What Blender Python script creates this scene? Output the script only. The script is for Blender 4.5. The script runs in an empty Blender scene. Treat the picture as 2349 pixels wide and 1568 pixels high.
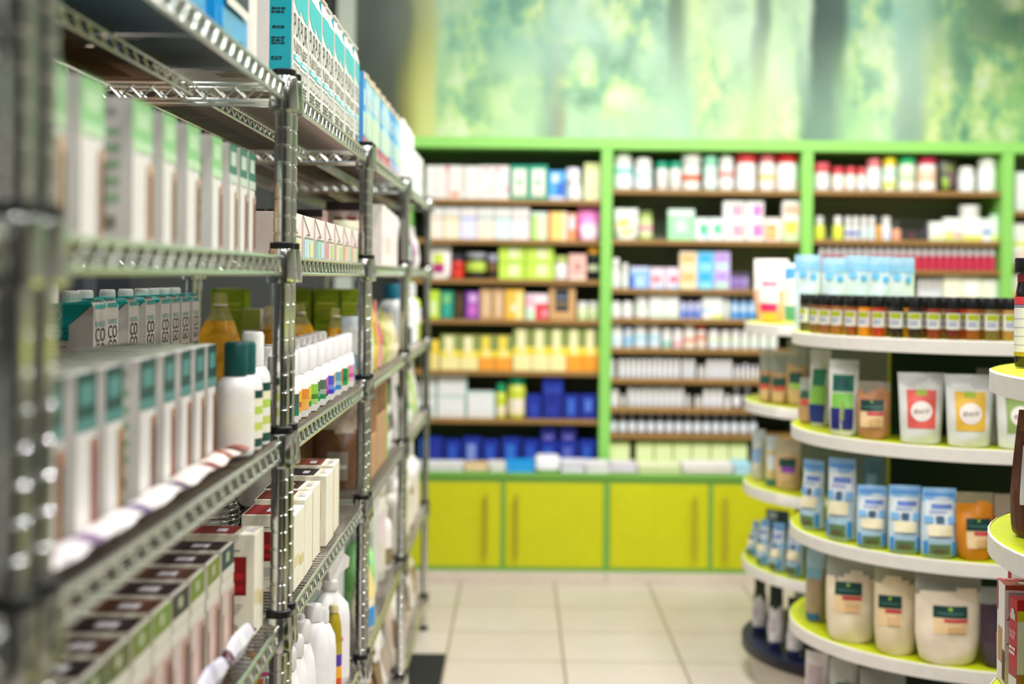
LAMP_W, FILL_SPOT_W, EXPO = 10.8, 9.0, 0.68
import bpy, math, random
from mathutils import Vector, Matrix
rnd = random.Random(11)
SC = bpy.context.scene
COL = SC.collection
# ------------------------------------------------------------------ measured view (used only to read sizes off the photograph)
F, VX, VY, E = 3262.0, 1190.0, 637.0, 1.33
PHI = math.radians(0.6)
CP, SP = math.cos(PHI), math.sin(PHI)
def wx(px, py, Y):
    dx, dy = px - VX, py - VY
    u, v = dx * CP + dy * SP, -dx * SP + dy * CP
    return u * Y / F, E - v * Y / F
# ------------------------------------------------------------------ materials
def lin(c):
    return c / 12.92 if c <= 0.04045 else ((c + 0.055) / 1.055) ** 2.4
def hexlin(h):
    h = h.lstrip('#')
    return tuple(lin(int(h[i:i + 2], 16) / 255.0) for i in (0, 2, 4))
_M = {}
def mat(h, rough=0.45, metal=0.0, vary=0.10, scale=40.0, alpha=1.0, trans=0.0, coat=0.0, ior=1.45):
    key = (h, rough, metal, vary, scale, alpha, trans, coat, ior)
    if key in _M:
        return _M[key]
    m = bpy.data.materials.new('paint_' + h.strip('#'))
    m.use_nodes = True
    nt = m.node_tree
    b = nt.nodes['Principled BSDF']
    c = hexlin(h)
    b.inputs['Roughness'].default_value = rough
    b.inputs['Metallic'].default_value = metal
    b.inputs['Alpha'].default_value = alpha
    b.inputs['Transmission Weight'].default_value = trans
    b.inputs['Coat Weight'].default_value = coat
    b.inputs['IOR'].default_value = ior
    if vary > 0:
        tc = nt.nodes.new('ShaderNodeTexCoord')
        nz = nt.nodes.new('ShaderNodeTexNoise')
        nz.inputs['Scale'].default_value = scale
        nz.inputs['Detail'].default_value = 3
        mx = nt.nodes.new('ShaderNodeMix')
        mx.data_type = 'RGBA'
        lo = tuple(x * (1 - vary) for x in c) + (1,)
        hi = tuple(min(1, x * (1 + vary)) for x in c) + (1,)
        mx.inputs[6].default_value = lo
        mx.inputs[7].default_value = hi
        nt.links.new(tc.outputs['Object'], nz.inputs['Vector'])
        nt.links.new(nz.outputs['Fac'], mx.inputs[0])
        nt.links.new(mx.outputs[2], b.inputs['Base Color'])
    else:
        b.inputs['Base Color'].default_value = c + (1,)
    _M[key] = m
    return m
CHROME = mat('#dfe2e0', 0.14, 1.0, 0.05, 30)
CHROME_W = mat('#dfe4de', 0.2, 1.0, 0.0)
BLACKP = mat('#0c0c0e', 0.4)
# ------------------------------------------------------------------ mesh builder
class MB:
    def __init__(s):
        s.v, s.f, s.mi, s.sm, s.mats = [], [], [], [], []
    def m(s, mt):
        if isinstance(mt, str):
            mt = mat(mt)
        if mt not in s.mats:
            s.mats.append(mt)
        return s.mats.index(mt)
    def face(s, pts, mt, smooth=False):
        b = len(s.v)
        s.v.extend(tuple(p) for p in pts)
        s.f.append(tuple(range(b, b + len(pts))))
        s.mi.append(s.m(mt)); s.sm.append(smooth)
    def faces(s, vs, fs, mt, smooth=False):
        b = len(s.v)
        s.v.extend(tuple(p) for p in vs)
        k = s.m(mt) if not isinstance(mt, list) else None
        for i, f in enumerate(fs):
            s.f.append(tuple(b + j for j in f))
            s.mi.append(k if k is not None else s.m(mt[i])); s.sm.append(smooth)
    def box(s, x0, x1, y0, y1, z0, z1, mt, bev=0.0):
        if bev > 0:
            r = min(bev, (x1 - x0) * .45, (y1 - y0) * .45, (z1 - z0) * .45)
            ring = []
            for cx, cy, a0 in ((x1 - r, y1 - r, 0), (x0 + r, y1 - r, 90), (x0 + r, y0 + r, 180), (x1 - r, y0 + r, 270)):
                for k in range(3):
                    a = math.radians(a0 + 45 * k)
                    ring.append((cx + r * math.cos(a), cy + r * math.sin(a)))
            n = len(ring)
            cx, cy = (x0 + x1) / 2, (y0 + y1) / 2
            ix = lambda p: (p[0] + (r * .6 if p[0] < cx else -r * .6), p[1] + (r * .6 if p[1] < cy else -r * .6))
            vs = [ix(p) + (z0,) for p in ring] + [p + (z0 + r * .6,) for p in ring] + [p + (z1 - r * .6,) for p in ring] + [ix(p) + (z1,) for p in ring]
            fs = [tuple(range(n - 1, -1, -1)), tuple(range(3 * n, 4 * n))]
            for q in range(3):
                for i in range(n):
                    j = (i + 1) % n
                    fs.append((q * n + i, q * n + j, q * n + n + j, q * n + n + i))
            s.faces(vs, fs, mt)
            return
        vs = [(x0, y0, z0), (x1, y0, z0), (x1, y1, z0), (x0, y1, z0), (x0, y0, z1), (x1, y0, z1), (x1, y1, z1), (x0, y1, z1)]
        s.faces(vs, [(0, 3, 2, 1), (4, 5, 6, 7), (0, 1, 5, 4), (1, 2, 6, 5), (2, 3, 7, 6), (3, 0, 4, 7)], mt)
    def lathe(s, prof, mt, seg=20, c=(0, 0), caps=True, sx=1.0, sy=1.0, smooth=True):
        """prof: (radius, z[, material]) from bottom to top"""
        vs, fs, ms = [], [], []
        for p in prof:
            for k in range(seg):
                a = 2 * math.pi * k / seg
                vs.append((c[0] + sx * p[0] * math.cos(a), c[1] + sy * p[0] * math.sin(a), p[1]))
        for q in range(len(prof) - 1):
            for k in range(seg):
                j = (k + 1) % seg
                fs.append((q * seg + k, q * seg + j, (q + 1) * seg + j, (q + 1) * seg + k))
                ms.append(prof[q + 1][2] if len(prof[q + 1]) > 2 else mt)
        if caps:
            fs.append(tuple(range(seg - 1, -1, -1))); ms.append(prof[0][2] if len(prof[0]) > 2 else mt)
            n = (len(prof) - 1) * seg
            fs.append(tuple(range(n, n + seg))); ms.append(prof[-1][2] if len(prof[-1]) > 2 else mt)
        b = len(s.v)
        s.v.extend(vs)
        for f, mm in zip(fs, ms):
            s.f.append(tuple(b + j for j in f)); s.mi.append(s.m(mm)); s.sm.append(smooth and len(f) == 4)
    def tube(s, pts, r, mt, seg=6, caps=True):
        pts = [Vector(p) for p in pts]
        n = len(pts)
        vs, fs = [], []
        up0 = None
        for i, p in enumerate(pts):
            t = (pts[min(i + 1, n - 1)] - pts[max(i - 1, 0)]).normalized()
            if up0 is None:
                up0 = Vector((0, 0, 1)) if abs(t.z) < 0.9 else Vector((1, 0, 0))
            a = t.cross(up0)
            if a.length < 1e-4:
                a = t.cross(Vector((0.3, 1, 0.2)))
            a.normalize()
            bb = a.cross(t).normalized()
            up0 = bb
            for k in range(seg):
                w = 2 * math.pi * k / seg
                vs.append(p + a * (r * math.cos(w)) + bb * (r * math.sin(w)))
        for i in range(n - 1):
            for k in range(seg):
                j = (k + 1) % seg
                fs.append((i * seg + k, i * seg + j, (i + 1) * seg + j, (i + 1) * seg + k))
        if caps:
            fs.append(tuple(range(seg - 1, -1, -1)))
            fs.append(tuple(range((n - 1) * seg, n * seg)))
        s.faces(vs, fs, mt, True)
    def prism(s, poly, z0, z1, mt_side, mt_top, mt_bot=None):
        n = len(poly)
        vs = [(x, y, z0) for x, y in poly] + [(x, y, z1) for x, y in poly]
        fs = [tuple(range(n - 1, -1, -1)), tuple(range(n, 2 * n))]
        ms = [mt_bot or mt_side, mt_top]
        for i in range(n):
            j = (i + 1) % n
            fs.append((i, j, n + j, n + i)); ms.append(mt_side)
        s.faces(vs, fs, ms)
    def mesh(s, name='mesh'):
        me = bpy.data.meshes.new(name)
        me.from_pydata([tuple(p) for p in s.v], [], s.f)
        for mm in s.mats:
            me.materials.append(mm)
        me.polygons.foreach_set('material_index', s.mi)
        me.polygons.foreach_set('use_smooth', s.sm)
        if any(s.sm):
            me.set_sharp_from_angle(angle=math.radians(38))
        me.update()
        return me
# ------------------------------------------------------------------ lettering
_T = {}
def text_geo(st):
    if st in _T:
        return _T[st]
    if st[0] == '~':            # print too small to read: word-long dashes
        vs, fs = [], []
        n = int(st[1:])
        for i in range(n):
            x = 0.0
            for w in ((.34, .2, .3), (.22, .36, .18), (.4, .14, .28))[i % 3]:
                y0, y1 = 1 - (i + .8) / n, 1 - (i + .15) / n
                b = len(vs)
                vs += [(x, y0), (x + w, y0), (x + w, y1), (x, y1)]
                fs.append((b, b + 1, b + 2, b + 3))
                x += w + .07
        _T[st] = (vs, fs)
        return _T[st]
    cu = bpy.data.curves.new('lettering', 'FONT')
    cu.body = st
    cu.resolution_u = 2
    ob = bpy.data.objects.new('lettering', cu)
    COL.objects.link(ob)
    bpy.context.view_layer.update()
    me = ob.evaluated_get(bpy.context.evaluated_depsgraph_get()).to_mesh()
    vs = [(v.co.x, v.co.y) for v in me.vertices]
    fs = [tuple(p.vertices) for p in me.polygons]
    bpy.data.objects.remove(ob)
    bpy.data.curves.remove(cu)
    x0 = min(v[0] for v in vs); x1 = max(v[0] for v in vs); y0 = min(v[1] for v in vs); y1 = max(v[1] for v in vs)
    _T[st] = ([((x - x0) / (x1 - x0), (y - y0) / (y1 - y0)) for x, y in vs], fs)
    return _T[st]
def put_text(mb, st, fr, u0, v0, u1, v1, mt, off=0.0012):
    """letters stretched into the rectangle u0..u1 x v0..v1 (metres) of a face frame"""
    o, rt, up, nm = fr
    vs, fs = text_geo(st)
    mb.faces([o + rt * (u0 + (u1 - u0) * x) + up * (v0 + (v1 - v0) * y) + nm * off for x, y in vs], fs, mt)
def frames(w, d, h):
    X, Y, Z = Vector((1, 0, 0)), Vector((0, 1, 0)), Vector((0, 0, 1))
    return {'F': (Vector((-w / 2, -d / 2, 0)), X, Z, -Y, w, h), 'L': (Vector((-w / 2, d / 2, 0)), -Y, Z, -X, d, h),
            'R': (Vector((w / 2, -d / 2, 0)), Y, Z, X, d, h), 'T': (Vector((-w / 2, -d / 2, h)), X, Y, Z, w, d),
            'B': (Vector((w / 2, d / 2, 0)), -X, Z, Y, w, h)}
def rect(mb, fr, u0, v0, u1, v1, mt, off):
    o, rt, up, nm, W, H = fr
    p = [(u0, v0), (u1, v0), (u1, v1), (u0, v1)]
    mb.face([o + rt * (a * W) + up * (b * H) + nm * off for a, b in p], mt)
def poly(mb, fr, pts, mt, off):
    o, rt, up, nm, W, H = fr
    mb.face([o + rt * (a * W) + up * (b * H) + nm * off for a, b in pts], mt)
def disc(mb, fr, u, v, r, mt, off, n=20):
    o, rt, up, nm, W, H = fr
    mb.face([o + rt * (u * W + r * math.cos(2 * math.pi * k / n)) + up * (v * H + r * math.sin(2 * math.pi * k / n)) + nm * off for k in range(n)], mt)
# ------------------------------------------------------------------ things, parts, sub-parts
LABELS = {}
ORD = ['first', 'second', 'third', 'fourth', 'fifth', 'sixth', 'seventh', 'eighth', 'ninth', 'tenth', 'eleventh', 'twelfth', 'thirteenth', 'fourteenth',
       'fifteenth', 'sixteenth', 'seventeenth', 'eighteenth', 'nineteenth', 'twentieth', 'twenty-first', 'twenty-second', 'twenty-third', 'twenty-fourth',
       'twenty-fifth', 'twenty-sixth', 'twenty-seventh', 'twenty-eighth', 'twenty-ninth', 'thirtieth']
def tag(o, label, cat, group=None, kind=None):
    if label:
        if label in LABELS:
            print('DUPLICATE LABEL', label)
        LABELS[label] = 1
        n = len(label.replace(',', ' ').split())
        if n < 4 or n > 16:
            print('LABEL WORDS', n, label)
        o['label'] = label
    if cat:
        o['category'] = cat
    if group:
        o['group'] = group
    if kind:
        o['kind'] = kind
def child(parent, spec):
    nm, me, lab, subs = spec
    o = bpy.data.objects.new(nm, me)
    COL.objects.link(o)
    o.parent = parent
    if lab:
        o['label'] = lab
    for sp in subs:
        child(o, sp)
    return o
def put(name, label, cat, proto, loc, rz=0.0, group=None, rx=0.0, ry=0.0, sc=None):
    """proto: a mesh (thing of one piece) or a list of parts (name, mesh, label, [sub-parts])"""
    if isinstance(proto, bpy.types.Mesh):
        o = bpy.data.objects.new(name, proto)
        COL.objects.link(o)
    elif len(proto) == 1 and not proto[0][3]:
        o = bpy.data.objects.new(name, proto[0][1])
        COL.objects.link(o)
    else:
        o = bpy.data.objects.new(name, None)
        o.empty_display_size = 0.03
        COL.objects.link(o)
        for sp in proto:
            child(o, sp)
    o.location = loc
    o.rotation_euler = (rx, ry, rz)
    if sc:
        o.scale = sc
    tag(o, label, cat, group)
    return o
def struct(name, me, loc=(0, 0, 0)):
    o = bpy.data.objects.new(name, me)
    COL.objects.link(o)
    o.location = loc
    o['kind'] = 'structure'
    return o
P = lambda nm, mb, lab=None, subs=(): (nm, mb.mesh(nm) if isinstance(mb, MB) else mb, lab, list(subs))
# ------------------------------------------------------------------ generic goods; local front is -Y, base at z = 0
_C = {}
def cached(fn):
    def g(*a, **k):
        key = (fn.__name__, repr(a), repr(sorted(k.items())))
        if key not in _C:
            _C[key] = fn(*a, **k)
        return _C[key]
    return g
@cached
def carton_box(w, d, h, base, decor=(), texts=(), bev=0.0015, rough=0.5):
    """decor: (face, u0, v0, u1, v1, colour); texts: (face, string, u0, v0, u1, v1, colour)"""
    b = MB()
    b.box(-w / 2, w / 2, -d / 2, d / 2, 0, h, mat(base, rough), bev)
    parts = [P('box_body', b)]
    fr = frames(w, d, h)
    if decor or texts:
        p = MB()
        n = {}
        for dd in decor:
            k = n.get(dd[0], 0); n[dd[0]] = k + 1
            rect(p, fr[dd[0]], dd[1], dd[2], dd[3], dd[4], mat(dd[5], rough), 0.0003 + 0.00025 * k)
        for t in texts:
            o, rt, up, nm, W, H = fr[t[0]]
            put_text(p, t[1], (o, rt, up, nm), t[2] * W, t[3] * H, t[4] * W, t[5] * H, mat(t[6], rough, vary=0), 0.0003 + 0.00025 * (n.get(t[0], 0) + 1))
        if len(decor) <= 4 and not texts:
            for k, dd in enumerate(decor):
                q = MB()
                rect(q, fr[dd[0]], dd[1], dd[2], dd[3], dd[4], mat(dd[5], rough), 0.0003 + 0.00025 * k)
                parts.append(P('label_print', q))
        else:
            parts.append(P('label_print', p))
    return parts
@cached
def jar(w, h, body, lid, label=None, lidf=0.24, lidw=1.0, dome=0.0, seg=20, neck=0.86):
    r = w / 2
    hb = h * (1 - lidf)
    b = MB()
    b.lathe([(r * .9, 0), (r, h * .03), (r, hb * .88), (r * .94, hb * .95), (r * neck, hb)], mat(body, .35), seg)
    l = MB()
    rl = r * lidw
    if dome:
        l.lathe([(rl * .97, hb + .0004), (rl, hb + h * .02), (rl, hb + h * lidf * .45), (rl * .9, hb + h * lidf * .8), (rl * .6, h)], mat(lid, .35), seg)
    else:
        l.lathe([(rl * .97, hb + .0004), (rl, hb + h * .015), (rl, h * .985), (rl * .95, h)], mat(lid, .35), seg)
    parts = [P('jar_body', b), P('lid', l)]
    if label:
        q = MB()
        z0, z1 = h * .10, hb * .80
        z = z0
        for i, c in enumerate(label):
            zz = z0 + (z1 - z0) * (i + 1) / len(label)
            q.lathe([(r * 1.006 + .0003, z), (r * 1.006 + .0003, zz)], mat(c, .4), seg, caps=False)
            z = zz
        parts.append(P('label', q))
    return parts
@cached
def bottle(w, h, body, cap, label=None, capf=0.28, capw=0.55, seg=16, shoulder=0.14, lab=(.12, .78)):
    r = w / 2
    hb = h * (1 - capf)
    b = MB()
    b.lathe([(r * .92, 0), (r, h * .02), (r, hb * (1 - shoulder * 1.4)), (r * .93, hb * (1 - shoulder * .75)), (r * capw * 1.15, hb * (1 - shoulder * .15)), (r * capw * .85, hb * .99), (r * capw * .85, hb + h * .01)], mat(body, .3), seg)
    c = MB()
    c.lathe([(r * capw * .98, hb * 1.0), (r * capw, hb + h * .015), (r * capw, h * .97), (r * capw * .85, h)], mat(cap, .35), seg)
    parts = [P('bottle_body', b), P('cap', c)]
    if label:
        q = MB()
        top = hb * (1 - shoulder * 1.4)
        z0, z1 = top * lab[0], top * lab[1] * 1.2 if lab[1] < .8 else top * lab[1]
        z1 = min(z1, top)
        z = z0
        for i, cc in enumerate(label):
            zz = z0 + (z1 - z0) * (i + 1) / len(label)
            q.lathe([(r * 1.006 + .0003, z), (r * 1.006 + .0003, zz)], mat(cc, .4), seg, caps=False)
            z = zz
        parts.append(P('label', q))
    return parts
def pouch_t(u, v, T, tf):
    a = max(0.0, 1 - (2 * u - 1) ** 2) ** 0.6
    e = 1 - v
    k = min(1.0, (e / max(1e-6, tf)) ** 0.75) * (0.80 + 0.28 * math.sin(math.pi * min(1, v / .75)))
    return T * a * max(0.0, k)
CLEAR = None
@cached
def pouch(w, T, h, base, top=None, split=0.75, label=(), clear=False, tf=0.8, neck=1.0, texts=(), discs=(), foil=0.3, seed=0, foot=0.86):
    """a stand-up bag: T is half its thickness, top is the colour above the split height; label: (u0, v0, u1, v1, colour)"""
    nu, nv = 16, 24
    rr = random.Random(seed)
    ph = [rr.uniform(0, 6.28) for _ in range(6)]
    def wid(v):
        return w * (1 - (1 - neck) * v ** 1.6) * (foot + (1 - foot) * min(1, v / .32) ** .6)
    def pos(u, v, sgn, off=0.0):
        t = pouch_t(u, v, T, tf)
        wr = 0.05 * T * (math.sin(9 * u + 5 * v + ph[0]) + math.sin(15 * v - 6 * u + ph[1])) * (1 if 0 < u < 1 and v < .97 else 0)
        x = (u - .5) * wid(v)
        zz = h * v + (0.02 * h * (abs(2 * u - 1) ** 3) if v < .02 else 0)
        return (x, sgn * (t + wr * min(1, t / (T * .3 + 1e-9)) + off), zz)
    mb_ = MB()
    bm = mat(base, foil)
    tm = bm
    if top:
        tm = mat(top, 0.12, alpha=0.42, vary=0.05) if clear else mat(top, foil)
    for sgn in (-1, 1):
        vs, fs, ms = [], [], []
        for j in range(nv + 1):
            for i in range(nu + 1):
                vs.append(pos(i / nu, j / nv, sgn))
        for j in range(nv):
            for i in range(nu):
                a = j * (nu + 1) + i
                f = (a, a + 1, a + nu + 2, a + nu + 1)
                fs.append(f if sgn < 0 else f[::-1])
                vv = (j + .5) / nv + .035 * math.sin(3.1 * i / nu * 2 + ph[2]) + .025 * math.sin(9 * i / nu + ph[3])
                ms.append(tm if top and vv > split else bm)
        mb_.faces(vs, fs, ms, True)
    ring = [pos(i / nu, 0, -1) for i in range(nu + 1)] + [pos(i / nu, 0, 1) for i in range(nu, -1, -1)]
    ring = [(p[0], p[1], p[2]) for p in ring]
    c = (0, 0, min(p[2] for p in ring) + .001)
    for i in range(len(ring)):
        mb_.face([ring[i], c, ring[(i + 1) % len(ring)]], bm, True)
    parts = [P('bag_body', mb_)]
    sep = 2 <= len(label) <= 3 and not texts and not discs
    if label or texts or discs:
        q = MB()
        for k, (u0, v0, u1, v1, cc) in enumerate(label):
            n1, n2 = max(2, int((u1 - u0) * 12)), max(2, int((v1 - v0) * 14))
            off = .0012 + .0006 * k
            vs = [pos(u0 + (u1 - u0) * i / n1, v0 + (v1 - v0) * j / n2, -1, off) for j in range(n2 + 1) for i in range(n1 + 1)]
            fs = [(j * (n1 + 1) + i, j * (n1 + 1) + i + 1, (j + 1) * (n1 + 1) + i + 1, (j + 1) * (n1 + 1) + i) for j in range(n2) for i in range(n1)]
            q.faces(vs, fs, mat(cc, .45), True)
            if sep and k < len(label) - 1:
                parts.append(P('label', q))
                q = MB()
        k0 = len(label)
        for (u, v, r, cc) in discs:
            off = .0012 + .0006 * k0
            n = 20
            cen = pos(u, v, -1, off + .0008)
            rg = [pos(u + r * math.cos(2 * math.pi * a / n), v + r * w / h * math.sin(2 * math.pi * a / n), -1, off) for a in range(n)]
            for a in range(n):
                q.face([cen, rg[a], rg[(a + 1) % n]], mat(cc, .45), True)
        for (st, u0, v0, u1, v1, cc) in texts:
            vs, fs = text_geo(st)
            q.faces([pos(u0 + (u1 - u0) * x, v0 + (v1 - v0) * y, -1, .0012 + .0006 * (k0 + 2)) for x, y in vs], fs, mat(cc, .45, vary=0))
        parts.append(P('label', q))
    return parts
# ------------------------------------------------------------------ the room
def nodes_mat(name):
    m = bpy.data.materials.new(name)
    m.use_nodes = True
    return m, m.node_tree, m.node_tree.nodes['Principled BSDF']
def floor_mat():
    m, nt, b = nodes_mat('beige_floor_tiles')
    tc = nt.nodes.new('ShaderNodeTexCoord')
    mp = nt.nodes.new('ShaderNodeMapping')
    mp.inputs['Location'].default_value = (0.24, -0.02, 0)
    br = nt.nodes.new('ShaderNodeTexBrick')
    br.offset = 0.0
    br.inputs['Scale'].default_value = 1.0
    br.inputs['Mortar Size'].default_value = 0.006
    br.inputs['Mortar Smooth'].default_value = 0.3
    br.inputs['Brick Width'].default_value = 0.41
    br.inputs['Row Height'].default_value = 0.41
    br.inputs['Color1'].default_value = hexlin('#cdc2b6') + (1,)
    br.inputs['Color2'].default_value = hexlin('#d2c8be') + (1,)
    br.inputs['Mortar'].default_value = hexlin('#9a8d7c') + (1,)
    nz = nt.nodes.new('ShaderNodeTexNoise')
    nz.inputs['Scale'].default_value = 5
    nz.inputs['Detail'].default_value = 6
    mx = nt.nodes.new('ShaderNodeMix'); mx.data_type = 'RGBA'; mx.blend_type = 'MULTIPLY'
    mx.inputs[0].default_value = 0.35
    L = nt.links.new
    L(tc.outputs['Object'], mp.inputs['Vector']); L(mp.outputs['Vector'], br.inputs['Vector'])
    L(tc.outputs['Object'], nz.inputs['Vector'])
    L(br.outputs['Color'], mx.inputs[6]); L(nz.outputs['Color'], mx.inputs[7])
    mr = nt.nodes.new('ShaderNodeMapRange')
    L(nz.outputs['Fac'], mr.inputs[0]); mr.inputs[3].default_value = .78; mr.inputs[4].default_value = 1.1
    cb = nt.nodes.new('ShaderNodeCombineColor')
    for i in range(3):
        L(mr.outputs[0], cb.inputs[i])
    L(cb.outputs[0], mx.inputs[7])
    L(mx.outputs[2], b.inputs['Base Color'])
    b.inputs['Roughness'].default_value = 0.35
    return m
X0, X1, Y0, Y1, ZC = -2.1, 4.3, -1.6, 6.88, 3.05
def slab(name, x0, x1, y0, y1, z0, z1, mt):
    b = MB(); b.box(x0, x1, y0, y1, z0, z1, mt)
    return struct(name, b.mesh(name))
slab('floor', X0, X1, Y0, Y1, -.1, 0, floor_mat())
slab('ceiling', X0, X1, Y0, Y1, ZC, ZC + .1, mat('#9a9a96', .8))
slab('wall_back', X0 - .1, X1 + .1, Y1, Y1 + .1, -.1, ZC + .1, mat('#4c4f4c', .8))
slab('wall_left', X0 - .1, X0, Y0, Y1, -.1, ZC + .1, mat('#4a4c4a', .8))
slab('wall_right', X1, X1 + .1, Y0, Y1, -.1, ZC + .1, mat('#a5a39a', .8))
slab('wall_front', X0 - .1, X1 + .1, Y0 - .1, Y0, -.1, ZC + .1, mat('#35342f', .8))
slab('trim_1', -.885, -.80, Y1 - .05, Y1, 0, ZC, mat('#c9d2c6', .6))

def mural_mat():
    m, nt, b = nodes_mat('forest_picture')
    L = nt.links.new
    tc = nt.nodes.new('ShaderNodeTexCoord')
    sep = nt.nodes.new('ShaderNodeSeparateXYZ')
    L(tc.outputs['Object'], sep.inputs[0])
    def noise(scale, detail, rough=.55, stretch=(1, 1, 1)):
        mp = nt.nodes.new('ShaderNodeMapping'); mp.inputs['Scale'].default_value = stretch
        L(tc.outputs['Object'], mp.inputs['Vector'])
        n = nt.nodes.new('ShaderNodeTexNoise'); n.inputs['Scale'].default_value = scale; n.inputs['Detail'].default_value = detail; n.inputs['Roughness'].default_value = rough
        L(mp.outputs['Vector'], n.inputs['Vector'])
        return n
    def math_(op, a, bb):
        n = nt.nodes.new('ShaderNodeMath'); n.operation = op
        for i, q in enumerate((a, bb)):
            if isinstance(q, (int, float)):
                n.inputs[i].default_value = q
            else:
                L(q, n.inputs[i])
        return n.outputs[0]
    wob = noise(2.2, 3)
    xw = math_('ADD', sep.outputs['X'], math_('MULTIPLY', math_('SUBTRACT', wob.outputs['Fac'], .5), .10))
    # picture column 820..2360 px -> 0..1
    K = 0.0021
    xa, xb = (820 - 1190) * K, (2420 - 1190) * K
    t = math_('DIVIDE', math_('SUBTRACT', xw, xa), xb - xa)
    def ramp(fac, stops):
        r = nt.nodes.new('ShaderNodeValToRGB')
        el = r.color_ramp.elements
        while len(el) > 1:
            el.remove(el[-1])
        for i, (p, c) in enumerate(stops):
            e = el[0] if i == 0 else el.new(p)
            e.position = p
            e.color = hexlin(c) + (1,)
        L(fac, r.inputs[0])
        return r.outputs[0]
    q = lambda px: (px - 820) / 1600.0
    top = ramp(t, [(q(822), '#2e3a33'), (q(880), '#38433a'), (q(925), '#4d5536'), (q(945), '#8d9240'), (q(985), '#b3b65a'), (q(1005), '#8fc7a0'), (q(1100), '#7fc0a4'), (q(1250), '#9fd0bd'), (q(1330), '#b8e0cf'), (q(1480), '#bfe3cc'), (q(1518), '#a8d0b8'),
                   (q(1532), '#557a62'), (q(1556), '#5d7f5c'), (q(1585), '#c8e2ae'), (q(1715), '#cbe8c2'), (q(1730), '#4f7058'), (q(1752), '#587a5c'), (q(1768), '#c3e3b8'), (q(1845), '#bfdcc0'), (q(1862), '#2f4a42'), (q(1930), '#3f5f54'), (q(1952), '#8fb9a0'),
                   (q(2050), '#9fcfc0'), (q(2130), '#7fae92'), (q(2200), '#5d8a66'), (q(2290), '#3f6f52'), (q(2349), '#33624a')])
    bot = ramp(t, [(q(822), '#3a4636'), (q(900), '#4a5038'), (q(930), '#9a9a44'), (q(960), '#d6d878'), (q(990), '#dadf86'), (q(1008), '#a8d49a'), (q(1120), '#c3e39c'), (q(1210), '#bfe3b0'), (q(1250), '#93ae9c'), (q(1275), '#a4a588'), (q(1300), '#c8eac0'),
                   (q(1420), '#c4eab8'), (q(1540), '#b2dcb0'), (q(1570), '#a6cfae'), (q(1600), '#d4efae'), (q(1725), '#bfd898'), (q(1765), '#e2f0b4'), (q(1815), '#cfe8c0'), (q(1832), '#6d9280'), (q(1900), '#7f9f8e'), (q(1950), '#b6e39e'), (q(2040), '#c4e8a0'),
                   (q(2060), '#84a08c'), (q(2105), '#9cb49a'), (q(2125), '#dbe58a'), (q(2160), '#d5df90'), (q(2190), '#7fae78'), (q(2260), '#98c870'), (q(2349), '#8cc873')])
    mz = nt.nodes.new('ShaderNodeMapRange'); mz.interpolation_type = 'SMOOTHSTEP'
    L(sep.outputs['Z'], mz.inputs[0]); mz.inputs[1].default_value = 2.05; mz.inputs[2].default_value = 2.62
    mix = nt.nodes.new('ShaderNodeMix'); mix.data_type = 'RGBA'
    L(mz.outputs[0], mix.inputs[0]); L(bot, mix.inputs[6]); L(top, mix.inputs[7])
    # foliage mottling of the print
    n1 = noise(7.5, 6, .62, (1.25, 1, .8))
    leaf = ramp(n1.outputs['Fac'], [(0.34, '#2f7058'), (0.46, '#74b48c'), (0.54, '#d2e88a'), (0.64, '#f6f9da')])
    n2 = noise(3.0, 3)
    fm = nt.nodes.new('ShaderNodeMapRange'); L(n2.outputs['Fac'], fm.inputs[0]); fm.inputs[1].default_value = .38; fm.inputs[2].default_value = .62; fm.inputs[3].default_value = .08; fm.inputs[4].default_value = .72
    mix2 = nt.nodes.new('ShaderNodeMix'); mix2.data_type = 'RGBA'
    tr = nt.nodes.new('ShaderNodeMapRange'); L(sep.outputs['X'], tr.inputs[0]); tr.inputs[1].default_value = (930 - 1190) * K; tr.inputs[2].default_value = (1030 - 1190) * K; tr.inputs[3].default_value = .35; tr.inputs[4].default_value = 1
    K1 = '#ffffff'; K0 = '#2a2a2a'
    open_ = ramp(t, [(q(990), K0), (q(1010), K1), (q(1240), K1), (q(1260), '#888888'), (q(1290), K1), (q(1515), K1), (q(1535), K0), (q(1570), K0), (q(1590), K1), (q(1715), K1), (q(1730), K0), (q(1755), K0), (q(1770), K1), (q(1825), K1), (q(1842), K0), (q(1930), K0), (q(1955), K1), (q(2040), K1), (q(2060), '#666666'), (q(2110), '#888888'), (q(2160), K1)])
    L(math_('MULTIPLY', fm.outputs[0], math_('MULTIPLY', tr.outputs[0], open_)), mix2.inputs[0])
    L(mix.outputs[2], mix2.inputs[6]); L(leaf, mix2.inputs[7])
    # sunbeams printed in the picture
    ns = noise(1.6, 2, .5, (1, 1, .35))
    bm_ = nt.nodes.new('ShaderNodeMapRange'); L(ns.outputs['Fac'], bm_.inputs[0]); bm_.inputs[1].default_value = .5; bm_.inputs[2].default_value = .72; bm_.inputs[3].default_value = 0; bm_.inputs[4].default_value = .5
    mix3 = nt.nodes.new('ShaderNodeMix'); mix3.data_type = 'RGBA'
    L(math_('MULTIPLY', bm_.outputs[0], tr.outputs[0]), mix3.inputs[0]); L(mix2.outputs[2], mix3.inputs[6]); mix3.inputs[7].default_value = hexlin('#d9f0e6') + (1,)
    hs = nt.nodes.new('ShaderNodeHueSaturation'); hs.inputs['Saturation'].default_value = .95; hs.inputs['Value'].default_value = .92; hs.inputs['Hue'].default_value = .508
    L(mix3.outputs[2], hs.inputs['Color']); L(hs.outputs[0], b.inputs['Base Color'])
    b.inputs['Roughness'].default_value = .55
    return m
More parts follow.
